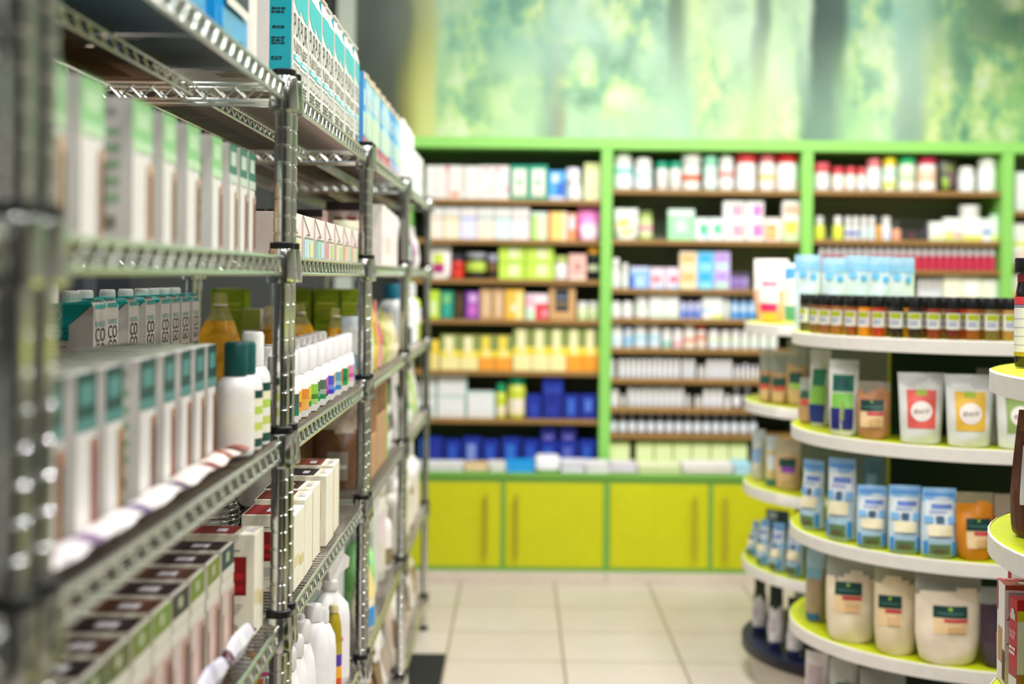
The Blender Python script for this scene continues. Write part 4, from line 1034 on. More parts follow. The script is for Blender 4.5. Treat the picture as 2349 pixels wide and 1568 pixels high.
# ---- coconut cartons
@cached
def coconut(kind):
    w, d, h = (.066, .068, .200) if kind == 'rear' else (.081, .068, .200)
    TEAL = mat('#16b0ac' if kind == 'rear' else '#16b4bc', .3)
    WH = mat('#dcd6d0' if kind == 'rear' else '#e9e6e0', .4)
    b = MB()
    zs = h * (.955 if kind == 'rear' else .87)
    # body with slanted shoulders: the fin lies towards -Y
    v = [(-w / 2, -d / 2, 0), (w / 2, -d / 2, 0), (w / 2, d / 2, 0), (-w / 2, d / 2, 0), (-w / 2, -d / 2, zs * .98), (w / 2, -d / 2, zs * .98), (w / 2, d / 2, zs), (-w / 2, d / 2, zs),
         (-w * .42, -d * .40, h * .985), (w * .42, -d * .40, h * .985), (w * .45, d * .40, h * .955), (-w * .45, d * .40, h * .955)]
    b.faces(v, [(0, 3, 2, 1), (0, 1, 5, 4), (1, 2, 6, 5), (2, 3, 7, 6), (3, 0, 4, 7), (4, 5, 9, 8), (5, 6, 10, 9), (6, 7, 11, 10), (7, 4, 8, 11), (8, 9, 10, 11)],
            [WH, WH, WH, WH, WH, WH, TEAL if kind == 'rear' else WH, TEAL, TEAL if kind == 'rear' else WH, TEAL if kind == 'rear' else WH])
    f = MB()
    f.box(-w * .40, w * .40, -d * .475, -d * .20, h * .985, h * 1.0, TEAL if kind == 'rear' else WH, .001)
    cap = MB()
    pr = [(.0130, 0), (.0138, .002), (.0138, .004), (.0130, .0045)]
    cap.lathe([(.0130, h * .962), (.0138, h * .966), (.0138, h * .972), (.0128, h * .975), (.0128, h * 1.045), (.0115, h * 1.055)], mat('#e6e6de', .4), 24, (0, d * .16))
    for k in range(24):
        a = 2 * math.pi * k / 24
        cap.box(.0128 * math.cos(a) - .0006, .0128 * math.cos(a) + .0006, d * .16 + .0128 * math.sin(a) - .0006, d * .16 + .0128 * math.sin(a) + .0006, h * .98, h * 1.035, mat('#e6e6de', .4))
    p = MB()
    fr = frames(w, d, h)
    dk = '#3a3628'
    def T(fc, s, a, bb, c, dd, col):
        o, rt, up, nm, W, H = fr[fc]
        put_text(p, s, (o, rt, up, nm), a * W, bb * H, c * W, dd * H, mat(col, .5, vary=0), .0009)
    if kind == 'rear':
        poly(p, fr['L'], [(0.0, .68), (.46, .68), (.46, .80), (.97, .953), (0, .953)], TEAL, .0005)
        poly(p, fr['L'], [(.50, .815), (.515, .815), (.93, .94), (.92, .945)], mat('#0a5a5a', .4), .0008)
        disc(p, fr['L'], .17, .875, .0085, mat('#cfe2dc', .5), .0008); disc(p, fr['L'], .17, .875, .0070, TEAL, .0010)
        T('L', '100% pure just', .04, .755, .43, .785, '#0b3434'); T('L', 'PREMIUM', .04, .715, .43, .748, '#0a2a2a'); T('L', 'SINGLE ORIGIN', .04, .687, .43, .708, '#0a2a2a')
        for i in range(13):
            rect(p, fr['L'], .05, .63 - i * .036, .16 + .04 * ((i * 7) % 3), .637 - i * .036, mat('#a5abab', .5), .0006)
            rect(p, fr['L'], .26, .63 - i * .036, .40, .638 - i * .036, mat('#6f8088', .5), .0006)
        rect(p, fr['F'], .1, .92, .9, .953, TEAL, .0006)
        T('F', 'KOKOS', .16, .785, .84, .825, '#16a8a6'); T('F', 'CO', .14, .67, .86, .775, dk); T('F', 'GO', .14, .555, .86, .66, dk)
        T('F', '~1', .14, .465, .86, .515, dk); T('F', '~1', .16, .425, .84, .46, dk)
        rect(p, fr['F'], .12, .365, .88, .405, mat('#6cc4c0', .5), .0006)
        T('F', '~1', .14, .305, .86, .35, dk); T('F', '~2', .16, .255, .84, .295, '#8a8478')
    else:
        rect(p, fr['L'], .46, .0, .96, .96, mat('#19a6b4', .35), .0004)
        for i, (a, c, hh) in enumerate(((.50, .86, .05), (.52, .84, .02), (.50, .82, .05), (.52, .8, .03), (.5, .82, .06), (.5, .76, .03))):
            T('L', ['~2', '~1', '~2', '~1', '~3', '~2'][i], a, .80 - i * .11, c, .80 - i * .11 + hh, '#0a3038')
        poly(p, fr['F'], [(.04, .845), (.04, .70), (.3, .655), (.6, .63), (.96, .62), (.96, .845)], TEAL, .0005)
        T('F', 'PUR', .08, .44, .92, .60, '#2f3030'); T('F', 'N', .1, .32, .46, .42, '#6a625c'); T('F', '~3', .52, .33, .92, .41, '#8a827c')
        rect(p, fr['F'], .08, .265, .92, .305, mat('#2cb8c4', .5), .0006); rect(p, fr['F'], .3, .272, .9, .298, mat('#bfe6e8', .5), .0008)
        T('F', 'COCO', .08, .15, .92, .245, '#5a5450'); T('F', '~3', .12, .05, .9, .13, '#4a4644')
    return [P('carton_body', b), P('fin', f, 'folded top fin'), P('cap', cap, 'white screw cap'), P('label_print', p)]
yy = [2.137, 2.262, 2.388, 2.500, 2.605, 2.685, 2.765, 2.855]
for i, y in enumerate(yy):
    put('drink_carton', 'white and teal coconut drink carton, %s of the row at the back, third wire shelf' % ORD[i], 'carton', coconut('rear'), ((-.672 if i == 0 else -.689), y + .033, DK_['third']), A90 + rnd.uniform(-.03, .03), group='coconut cartons at the back of the third wire shelf', sc=(1, 1, 1.0))
for i in range(11):
    y = 2.222 + .084 * i
    put('drink_carton', 'white and teal coconut drink carton, %s past the post on the top wire shelf' % ORD[i], 'carton', coconut('top'), (-.357 - .034 - .002 * (i % 2), y + .0405, DK_['top']), A90 + rnd.uniform(-.012, .012), group='coconut cartons on the top wire shelf', sc=(1, 1, 1.10))
# ---- big blue wrapped packs above the first unit
@cached
def wrapped_pack(w, d, h):
    b = MB(); 
    n = 14
    ring = []
    for k in range(4 * n):
        a = 2 * math.pi * (k + .5) / (4 * n)
        ca, sa = math.cos(a), math.sin(a)
        e = .28
        ring.append((w / 2 * math.copysign(abs(ca) ** e, ca), d / 2 * math.copysign(abs(sa) ** e, sa)))
    vs, fs = [], []
    lev = [(.86, 0), (.97, .03), (1, .10), (1.0, .5), (1, .9), (.96, .97), (.8, 1)]
    N = len(ring)
    for q, (s, z) in enumerate(lev):
        for k, (x, y) in enumerate(ring):
            wob = 1 + .012 * math.sin(k * 1.7 + q * 2.1)
            vs.append((x * s * wob, y * s * wob, h * z))
    for q in range(len(lev) - 1):
        for k in range(N):
            j = (k + 1) % N
            fs.append((q * N + k, q * N + j, (q + 1) * N + j, (q + 1) * N + k))
    fs += [tuple(range(N - 1, -1, -1)), tuple(range((len(lev) - 1) * N, len(lev) * N))]
    b.faces(vs, fs, mat('#0e8fd6', .18, vary=.35, scale=9, coat=.3), False)
    p = MB()
    fr = frames(w * 1.02, d * 1.02, h)
    rect(p, fr['L'], .34, .42, .96, .74, mat('#14183c', .35), .002)
    rect(p, fr['L'], .30, .36, .98, .42, mat('#dcdad2', .4), .002); rect(p, fr['L'], .30, .74, .92, .80, mat('#dcdad2', .4), .002)
    rect(p, fr['F'], .2, .3, .8, .74, mat('#14183c', .35), .002); rect(p, fr['F'], .2, .24, .8, .30, mat('#dcdad2', .4), .002)
    return [P('wrapper', b), P('label_print', p)]
for i, (y, w, d) in enumerate(((1.13, .25, .15), (1.42, .25, .16), (1.70, .22, .17))):
    put('wrapped_pack', 'big glossy blue wrapped pack with navy label, %s from the near post, top wire shelf' % ORD[i], 'pack', wrapped_pack(w, d, .20), (-.36 - d / 2, y + w / 2 - .02, DK_['top']), A90, group='blue wrapped packs on the top wire shelf')
put('pellet_bottle', 'clear bottle of white pellets between blue pack and coconut cartons, top wire shelf', 'bottle', bottle(.06, .19, '#ded6c8', '#1a1c20', ('#e6e2da',), .2, .6), (-.40, 1.985, DK_['top']))
for i, y in enumerate((.45, .72)):
    put('wrapped_pack', 'blue wrapped pack beyond the nearest post, %s, top wire shelf' % ORD[i], 'pack', wrapped_pack(.22, .16, .18), (-.46, y, DK_['top']), A90)
# ---- tea boxes with folded tops on the second shelf, middle unit
@cached
def tea_box(w, d, h, c1, c2, c3):
    p = carton_box(w, d, h, '#ecdcd8', (('F', .0, .0, .06, 1, '#d9bcbc'), ('F', .10, .0, .94, .46, c1), ('F', .14, .02, .4, .44, c2), ('F', .6, .02, .9, .40, c3), ('F', .1, .46, .94, .49, '#8f8a72'), ('F', .3, .54, .62, .57, '#5a5450')), (), .001)
    b = MB()
    b.faces([(-w / 2, -d / 2 - .0014, h), (w / 2, -d / 2 - .0014, h), (w * .08, -d / 2 - .0014, h * .60), (-w / 2, -d / 2 - .0004, h), (w / 2, -d / 2 - .0004, h), (w * .08, -d / 2 - .0004, h * .6)], [(0, 2, 1), (3, 4, 5), (0, 1, 4, 3), (1, 2, 5, 4), (2, 0, 3, 5)], mat('#f4ebe2', .45))
    return list(p) + [P('flap', b, 'folded triangular flap')]
TC = [('#dfe6d2', '#c9a98a', '#e3e0a4'), ('#c9dfd8', '#b9d4e0', '#d4e0a4'), ('#b4d4c4', '#8fc4b4', '#bcd8e0'), ('#dfe2c4', '#e08aa0', '#b8d88a'), ('#dfe6c4', '#e4c8b8', '#b9d894'), ('#e6dcc4', '#f0b48a', '#b4d4b8'), ('#e0e0c8', '#e8c4a0', '#c4d8a0')]
for i, c in enumerate(TC):
    put('tea_box', 'pinkish white tea box with folded flap, %s past the post, second wire shelf' % ORD[i], 'box', tea_box(.124, .07, .0685, *c), (-.355 - .035, 2.195 + .136 * i + .062, DK_['second']), A90, group='tea boxes on the second wire shelf')
# dark boxes with dotted print behind the tea boxes
for i in range(5):
    dd = [('L', 0, .86, 1, 1, '#1a1414')] + [('L', .12 + .3 * q, .60 - .28 * r, .30 + .3 * q, .78 - .28 * r, ['#6a1f18', '#8a6a3a', '#7a2418'][(q + r + i) % 3]) for q in range(3) for r in range(2)]
    put('spice_box', 'mauve dark-dotted box, %s from the rear posts, second wire shelf' % ORD[i], 'box', carton_box(.09, .058, .112, ['#b99a94', '#c2a49a', '#a8837a', '#bfa89a', '#b09088'][i], tuple(dd)), (-.70 + .062 * i, 3.10, DK_['second']), A90, group='dotted boxes behind the tea boxes')
# ---- white spray bottles with colourful labels on the third shelf, middle unit
LB = [('#e8e4e4', '#5a4048', '#6a4a40', '#c98a86'), ('#e6e8e0', '#8fae6a', '#7fa06a', '#e8a8b8'), ('#d9e0dc', '#3f5a54', '#3a6a62', '#157a52'), ('#efe6d8', '#eebb2a', '#c8602a', '#eea42a'), ('#f0e8da', '#e0903a', '#e8b44a', '#eeb25a'), ('#efeede', '#e2cf3a', '#d4b83a', '#1f8a4a'), ('#e4ecd8', '#8fc84a', '#54842a', '#9fd06a'), ('#dfe4dc', '#4a6a50', '#8aa890', '#1f8a54'),
      ('#dfe4dc', '#56705a', '#9ab49c', '#1f8a54'), ('#f0d8ec', '#d45ac0', '#c43aa8', '#8a1470'), ('#dfe2f2', '#4a5ac8', '#7f8ae0', '#4a3ac0'), ('#efe6d4', '#d8b05a', '#e8d4a4', '#2a9ad8'), ('#e0eaec', '#5a9ab0', '#8fc0cc', '#2f7fc8'), ('#f2d8b8', '#e8601a', '#e0501a', '#eea05a'), ('#d8e8dc', '#158a4a', '#0f7a3e', '#1f9a5a'), ('#e4e8d0', '#9aac3a', '#8a9a2a', '#b4c05a'),
      ('#f0e0ea', '#e088b4', '#d04a94', '#e8a8c4'), ('#dfeaf4', '#8fc8e8', '#5aaa7a', '#3aa0e8')]
def spray(lb):
    w, h = .0385, .1135
    p = bottle(w, h, '#f4f3f2', '#eceaea', (lb[3], lb[2], lb[1], lb[1]), .36, .66, 18, .24, (.26, .98))
    return p
for i, lb in enumerate(LB):
    y = 2.185 + .0545 * i
    put('spray_bottle', 'small white bottle with %s label, %s past the post, third wire shelf' % (['maroon', 'sage', 'dark teal', 'yellow orange', 'amber', 'yellow', 'lime green', 'grey green', 'fern green', 'magenta', 'violet blue', 'tan', 'steel blue', 'bright orange', 'emerald', 'olive', 'pink', 'sky blue'][i], ORD[i]), 'bottle', spray(lb), (-.372 - .004 * (i % 2), y, DK_['third']), .3 * i, group='small white bottles on the third wire shelf')
for i in range(11):
    y = 2.30 + .075 * i
    put('spray_bottle', 'small white bottle, %s of the second row behind the labelled ones, third wire shelf' % ORD[i], 'bottle', bottle(.0385, .119, '#efeeec', '#e6e4e0', None, .36, .70, 18, .22), (-.424, y, DK_['third']), 0, group='second row of small white bottles')
# ---- green boxes and bags of orange snacks behind them
@cached
def tall_green(w, d, h):
    dec = [('L', .14, .80, .86, .84, '#b2bf3e'), ('L', .1, .74, .9, .77, '#a5b334'), ('L', .2, .68, .8, .70, '#a5b334'), ('L', .25, .58, .75, .6, '#5f7a10'), ('L', .2, .48, .8, .5, '#5f7a10'), ('L', .3, .40, .7, .42, '#5f7a10')]
    return carton_box(w, d, h, '#86a012', tuple(dec))
for i, (x, y, w) in enumerate(((-.688, 3.40, .082), (-.56, 3.66, .062), (-.490, 3.66, .064), (-.428, 3.66, .050))):
    put('green_box', 'tall olive green box with faint print, %s from the rear posts, third wire shelf' % ORD[i], 'box', tall_green(.07, w, .205), (x, y, DK_['third']), A90, group='olive green boxes behind the snack bags')
@cached
def snack_bag(w, h, seed):
    b = MB()
    r = random.Random(seed)
    seg = 22
    OR = mat('#f2ab28', .3, vary=.3, scale=60)
    CLP = mat('#ecdf9c', .10, alpha=.30, vary=.05)
    prof = [(.36, 0), (.50, .03), (.54, .14), (.54, .30), (.49, .44), (.39, .58), (.28, .70), (.17, .82), (.12, .90), (.105, 1.0)]
    vs, fs, ms = [], [], []
    for q, (rr, z) in enumerate(prof):
        for k in range(seg):
            a = 2 * math.pi * k / seg
            wob = 1 + .12 * math.sin(3 * a + q + seed) * (1 if q else .3) + r.uniform(-.05, .05)
            fl = 1.0 if q < 8 else (1.25 if abs(math.cos(a)) > .5 else .7)
            vs.append((w * rr * wob * math.cos(a) * (fl if q >= 8 else 1), w * .62 * rr * wob * math.sin(a) / (fl if q >= 8 else 1), h * z))
    for q in range(len(prof) - 1):
        for k in range(seg):
            j = (k + 1) % seg
            fs.append((q * seg + k, q * seg + j, (q + 1) * seg + j, (q + 1) * seg + k))
            ms.append(OR if q < 6 else CLP)
    fs.append(tuple(range(seg - 1, -1, -1))); ms.append(OR)
    b.faces(vs, fs, ms, True)
    t = MB(); t.lathe([(w * .150, h * .855), (w * .165, h * .865), (w * .150, h * .875)], mat('#e6e2d4', .4), 12)
    return [P('bag_body', b), P('tie', t, 'white tie')]
for i, (x, y, s) in enumerate(((-.640, 3.05, 1.12), (-.545, 3.11, .95), (-.606, 3.50, .92), (-.530, 3.46, .95), (-.444, 3.46, .9))):
    put('snack_bag', 'clear tied bag of orange snacks, %s from the rear posts, third wire shelf' % ORD[i], 'bag', snack_bag(.092, .178, i), (x, y, DK_['third']), .2 * i, group='tied bags of orange snacks', sc=(s, s, s))
put('food_box', 'slim white box beside the first orange snack bag, third wire shelf', 'box', carton_box(.05, .042, .16, '#d8d4cc', (('L', .0, .7, 1, 1, '#9fae4a'), ('L', .2, .5, .6, .55, '#6f7064'), ('L', .2, .3, .7, .42, '#b9c094'))), (-.615, 3.30, DK_['third']), A90)
for i, (x, c, h) in enumerate(((-.602, '#3d140e', .205), (-.567, '#5a5a52', .16), (-.540, '#7a1f3c', .165), (-.512, '#8a8276', .165), (-.487, '#26301a', .165))):
    put('slim_box', ['dark maroon', 'grey', 'raspberry', 'taupe', 'dark green'][i] + ' slim box standing upright behind the third wire shelf bottles', 'box', carton_box(.12, [.034, .025, .022, .02, .02][i], h, c, (('L', .2, .7, .8, .8, '#7a5a4a'),)), (x, 3.81, DK_['third']), A90, group='slim boxes behind the snack bags')
# ---- top shelf, third unit: thin blue and red boxes
for i in range(15):
    c = ['#3a8fd0', '#9fd0e0', '#b6dcd8', '#8fc4dc', '#a9d6cc', '#bfe0cc'][i % 6] if i < 10 else ['#2a7fcc', '#5fb4d8', '#2a86d2', '#8fcbd0', '#63b4dc'][i - 10]
    put('thin_box', 'thin blue box with beige top, %s past the second joint, top wire shelf' % ORD[i], 'box', carton_box(.052, .13, .188 + .004 * (i % 2), c, (('F', 0, 0, 1, .22, '#c9484a' if i < 10 else '#c8d0e0'), ('F', .2, .04, .8, .14, '#e2a09a'), ('F', .1, .24, .9, .52, '#dcecc2'), ('F', .15, .6, .85, .8, '#cfe6ea'), ('F', 0, .92, 1, 1, '#e2cdb0'), ('T', 0, 0, 1, 1, '#e0cdb4'))),
        (-.36 - .065, 3.245 + .068 * i + .028, DK_['top']), A90 + rnd.uniform(-.03, .03), group='thin blue boxes on the top wire shelf')
# ---- second shelf, third unit
put('spice_box', 'tall dark-topped box with red dots beside the far post, second wire shelf', 'box', carton_box(.12, .10, .155, '#c4aca6', (('L', 0, .86, 1, 1, '#2a1c22'),) + tuple(('L', .2 + .35 * q, .62 - .2 * r, .42 + .35 * q, .76 - .2 * r, ['#7a4a34', '#a02a24'][q]) for q in range(2) for r in range(3))), (-.435, 3.62, DK_['second']), A90)
put('pouch_bag', 'clear bag of brown nuts in front of the dotted box, second wire shelf', 'bag', pouch(.10, .025, .10, '#a8702c', '#d9d6b8', .6, ((.2, .15, .8, .5, '#c8b88a'),)), (-.395, 3.36, DK_['second'] + .001), .6)
for i in range(4):
    put('white_box', 'slim white carton, %s past the dotted box, second wire shelf' % ORD[i], 'box', carton_box(.105, .09, .158 - .004 * i, '#ece6e2', (('F', .2, .2, .7, .5, '#e0b49c' if i == 1 else '#e6d6d2'), ('F', 0, .9, 1, 1, '#f2eeea'))), (-.36 - .045, 3.74 + .122 * i + .05, DK_['second']), A90, group='slim white cartons on the second wire shelf')
put('lidded_jar', 'tan jar on the second wire shelf by the second joint post', 'jar', jar(.05, .07, '#a8682c', '#d9b48a', None), (-.372, 3.255 + .02, DK_['second']))
# ---- third shelf, third unit: upright packets
PK = [('#e9ece4', '#3a66b4', 'white packet with blue mark'), ('#e6e9d2', '#c8d49a', 'pale packet with lime mark'), ('#e0c246', '#caa02e', 'yellow packet'), ('#e2a59a', '#d4607a', 'pink packet'), ('#b9c46a', '#8fa83a', 'green packet'), ('#e2d4a2', '#c8a85a', 'beige packet'), ('#dfe0b4', '#c4cf7a', 'pale green packet'), ('#e9dcc0', '#d4b890', 'cream packet')]
for i, (c, c2, ds) in enumerate(PK):
    put('packet', ds + ' standing upright past the second joint, third wire shelf', 'packet', pouch(.105, .022, [.20, .205, .19, .175, .15, .14, .13, .13][i], c, c2, .82, ((.2, .35, .8, .65, c2),), seed=i), (-.3745, 3.362 + .118 * i, DK_['third'] + .001), A90 + .05, group='upright packets on the third wire shelf')
put('pouch_bag', 'white bag with orange stripe leaning by the second joint post, third wire shelf', 'bag', pouch(.07, .02, .145, '#eef0ee', '#d9e6ee', .8, ((.55, .05, .8, .7, '#eab04a'), (.2, .2, .5, .4, '#9fc4dc'))), (-.375, 3.262, DK_['third'] + .001), A90 - .9)
# ---- fourth shelf: bread bags and cardboard trays behind the hair colour boxes
@cached
def bread_bag(w, d, h, c, seed):
    return pouch(w, d, h, c, '#b3a38e', .62, ((.3, .10, .7, .40, '#8a8274'), (.33, .22, .67, .26, '#cfc8b8')), False, .9, .92, (), (), .25, seed)
for i, (x, y, w, h) in enumerate(((-.565, 3.34, .145, .225), (-.425, 3.38, .125, .225), (-.62, 3.60, .12, .215))):
    put('bread_bag', 'brown bag of dried fruit with crinkled clear top, %s from the rear, fourth wire shelf' % ORD[i], 'bag', bread_bag(w, .045, h, ['#5f4029', '#6a4a30', '#58391f'][i], i), (x, y, DK_['fourth'] + .001), .1, group='brown bags on the fourth wire shelf')
@cached
def tray(w, d, h, t=.005):
    b = MB()
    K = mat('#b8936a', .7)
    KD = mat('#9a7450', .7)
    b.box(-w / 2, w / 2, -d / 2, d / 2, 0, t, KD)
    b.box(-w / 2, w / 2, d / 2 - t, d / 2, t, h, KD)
    b.box(-w / 2, -w / 2 + t, -d / 2, d / 2 - t, t, h, K)
    b.box(w / 2 - t, w / 2, -d / 2, d / 2 - t, t, h, K)
    b.box(-w / 2 + t, w / 2 - t, -d / 2, -d / 2 + t, t, h * .62, K)
    return b.mesh('tray')
put('cardboard_tray', 'open cardboard tray with tall back beside the second joint post, fourth wire shelf', 'tray', tray(.26, .20, .225), (-.36 - .10, 3.78, DK_['fourth']), A90)
put('cardboard_tray', 'smaller open cardboard tray in front of the tall one, fourth wire shelf', 'tray', tray(.13, .13, .17), (-.36 - .065, 3.575, DK_['fourth']), A90)
put('pouch_bag', 'yellow bag standing inside the smaller cardboard tray, fourth wire shelf', 'bag', pouch(.10, .02, .12, '#d9d68a', '#b9b48a', .8, ((.2, .2, .8, .6, '#e9e4b0'),)), (-.43, 3.575, DK_['fourth'] + .0065), A90)
put('slim_box', 'bright green upright box past the cardboard tray, fourth wire shelf', 'box', carton_box(.03, .10, .205, '#86bb3a', (('F', .2, .3, .8, .7, '#b6d88a'),)), (-.36 - .05, 3.94, DK_['fourth']), A90)
for i, (c, cc, y) in enumerate((('#e6ebe6', '#9fb8ac', 3.99), ('#dfe6e0', '#c63a48', 4.06), ('#eeeae8', '#4a8a72', 4.13), ('#e9e4e0', '#6a3a3a', 4.20))):
    put('packet', ['white grey', 'white and red', 'white and teal', 'white and brown'][i] + ' packet past the green box, fourth wire shelf', 'packet', pouch(.06, .018, .19, c, cc, .7, ((.2, .3, .8, .55, cc),), seed=i + 20), (-.385, y, DK_['fourth'] + .001), A90, group='packets at the end of the fourth wire shelf')
# glass jar, cord and white jugs at the back of the fourth shelf, first unit
def globe():
    G = mat('#f4f6f4', .03, vary=0, trans=1.0, ior=1.45)
    b = MB()
    R = .056
    prof = [(R * math.sin(a), R - R * math.cos(a)) for a in [math.radians(28 + 10 * k) for k in range(13)]]
    prof = [(p[0], p[1] - prof[0][1] + .001) for p in prof]
    b.lathe(prof, G, 28, caps=True)
    rb = MB()
    for k in range(9):
        z = .012 + .009 * k
        rr = R * math.sin(math.acos(max(-1, min(1, (R - (z + R * (1 - math.cos(math.radians(28))))) / R)))) + .0006
        rb.tube([(rr * math.cos(2 * math.pi * q / 24), rr * math.sin(2 * math.pi * q / 24), z) for q in range(25)], .0009, G, 5, False)
    base = MB(); base.lathe([(.026, -.012), (.028, -.002), (.026, .0005)], mat('#d9d6cc', .3), 24)
    return [P('glass_globe', b), P('ridge', rb, 'glass ridges'), P('base', base, 'pale base ring')]
put('glass_globe', 'ridged clear glass globe behind the hair colour boxes, fourth wire shelf', 'glassware', globe(), (-.562, 2.60, DK_['fourth'] + .0125))
b = MB(); b.box(-.05, .05, -.06, .06, 0, .04, mat('#121112', .6), .012)
put('black_case', 'low black case between the glass globe and the post, fourth wire shelf', 'case', b.mesh('case'), (-.532, 2.80, DK_['fourth']))
b = MB(); b.tube([(-.588, 2.86, .93), (-.578, 2.85, .91), (-.560, 2.83, .884), (-.548, 2.82, .872), (-.540, 2.81, .8705)], .004, BLACKP, 8)
put('power_cable', 'thick black cord running down to the black case, fourth wire shelf', 'cord', b.mesh('cord'), (0, 0, 0))
@cached
def jug(c):
    b = MB(); b.lathe([(.040, 0), (.046, .006), (.047, .10), (.040, .135), (.018, .155), (.015, .170)], mat(c, .45), 22, sx=1, sy=.8)
    d = MB(); d.lathe([(.017, .1705), (.0175, .19), (.015, .195)], mat('#e9e6de', .4), 18)
    s = MB(); s.lathe([(.0045, 0), (.0045, .0015)], mat('#2a4a32', .4), 10)
    s.v = [(p[0] + .020, -.0376 - p[2], p[1] + .11) for p in s.v]
    return [P('jug_body', b), P('cap', d), P('dot_print', s)]
for i, (x, y) in enumerate(((-.545, 3.04), (-.650, 3.06), (-.655, 2.84))):
    put('white_jug', 'matte white jug behind the hair colour boxes, %s' % ['beyond the black case', 'at the rear beside another jug', 'between glass globe and the rear jug'][i], 'jug', jug('#d6d3cb'), (x, y, DK_['fourth']), .2, group='white jugs on the fourth wire shelf')
for i, (x, y) in enumerate(((-.60, 2.35), (-.675, 2.52))):
    put('storage_box', ['grey', 'dark'][i] + ' box at the back of the fourth wire shelf, middle unit', 'box', carton_box(.12, .08, .15, ['#8a8a82', '#3a3630'][i], (('L', .2, .3, .8, .7, ['#a4a49c', '#4a463e'][i]),)), (x, y, DK_['fourth']), A90)
# ---- fifth shelf: white cleaning bottles
@cached
def flip_bottle(w, h, lab):
    r = w / 2
    b = MB()
    b.lathe([(r * .86, 0), (r * .98, h * .03), (r, h * .30), (r * .97, h * .52), (r * .86, h * .67), (r * .64, h * .77), (r * .42, h * .805)], mat('#f3f2f2', .35), 26, sx=1.0, sy=.72)
    c = MB()
    c.lathe([(r * .44, h * .806), (r * .47, h * .82), (r * .46, h * .94), (r * .40, h * .96)], mat('#e6e5e2', .35), 22, sx=1.0, sy=1.0)
    n = MB(); n.lathe([(r * .14, h * .955), (r * .15, h * .985), (r * .11, h)], mat('#efeeec', .35), 12, (r * .24, 0))
    parts = [P('bottle_body', b), P('cap', c, None, [P('spout', n)])]
    if lab:
        q = MB()
        k = 18
        vs, fs = [], []
        for (z0, z1, a0, a1, cc) in lab:
            vs = []
            for j in range(2):
                for i in range(k + 1):
                    a = math.radians(a0 + (a1 - a0) * i / k)
                    vs.append(((r * 1.004 + .0004) * math.cos(a), (r * .72 * 1.004 + .0004) * math.sin(a), h * (z0 if j == 0 else z1)))
            q.faces(vs, [(i, i + 1, k + 2 + i, k + 1 + i) for i in range(k)], mat(cc, .4), True)
        parts.append(P('label', q))
    return parts
LBL = ((.06, .30, -130, -30, '#eef0ea'), (.20, .22, -110, -50, '#4a6a5a'), (.10, .17, -95, -70, '#e09a3a'))
for i, (x, y, h) in enumerate(((-.392, 2.345, .205), (-.392, 2.43, .232), (-.392, 2.515, .232), (-.392, 2.60, .238), (-.470, 2.45, .205))):
    put('flip_cap_bottle', 'rounded white flip-cap bottle, %s, fifth wire shelf' % ['first past the post at the edge', 'second past the post at the edge', 'third past the post at the edge', 'fourth past the post at the edge', 'behind the front ones'][i], 'bottle', flip_bottle(.082, h, LBL), (x, y, DK_['fifth']), A90, group='white flip-cap bottles on the fifth wire shelf')
for i, (x, y, h) in enumerate(((-.385, 2.715, .232), (-.382, 2.80, .205))):
    put('capped_bottle', 'white round-shouldered bottle, %s past the flip-cap ones, fifth wire shelf' % ORD[i], 'bottle', bottle(.068 if i == 0 else .06, h, '#f2f1f2', '#efeeee', ('#eef0ea', '#e9ece4', '#f2f1f2', '#f2f1f2'), .13, .52, 24, .2), (x, y, DK_['fifth']), 0)
put('capped_bottle', 'amber bottle with wide white cap at the back, fifth wire shelf', 'bottle', bottle(.065, .215, '#b98a1a', '#e9e6e0', ('#c79a2a', '#b98a1a'), .17, .72, 22, .12), (-.498, 2.58, DK_['fifth']))
put('capped_bottle', 'clear golden bottle beside the spray bottle, fifth wire shelf', 'bottle', bottle(.034, .185, '#a8961e', '#d8cfa0', ('#e0502a', '#eeb02a', '#5a3aa8', '#b8a42a'), .08, .6, 20, .22), (-.372, 2.915, DK_['fifth']))
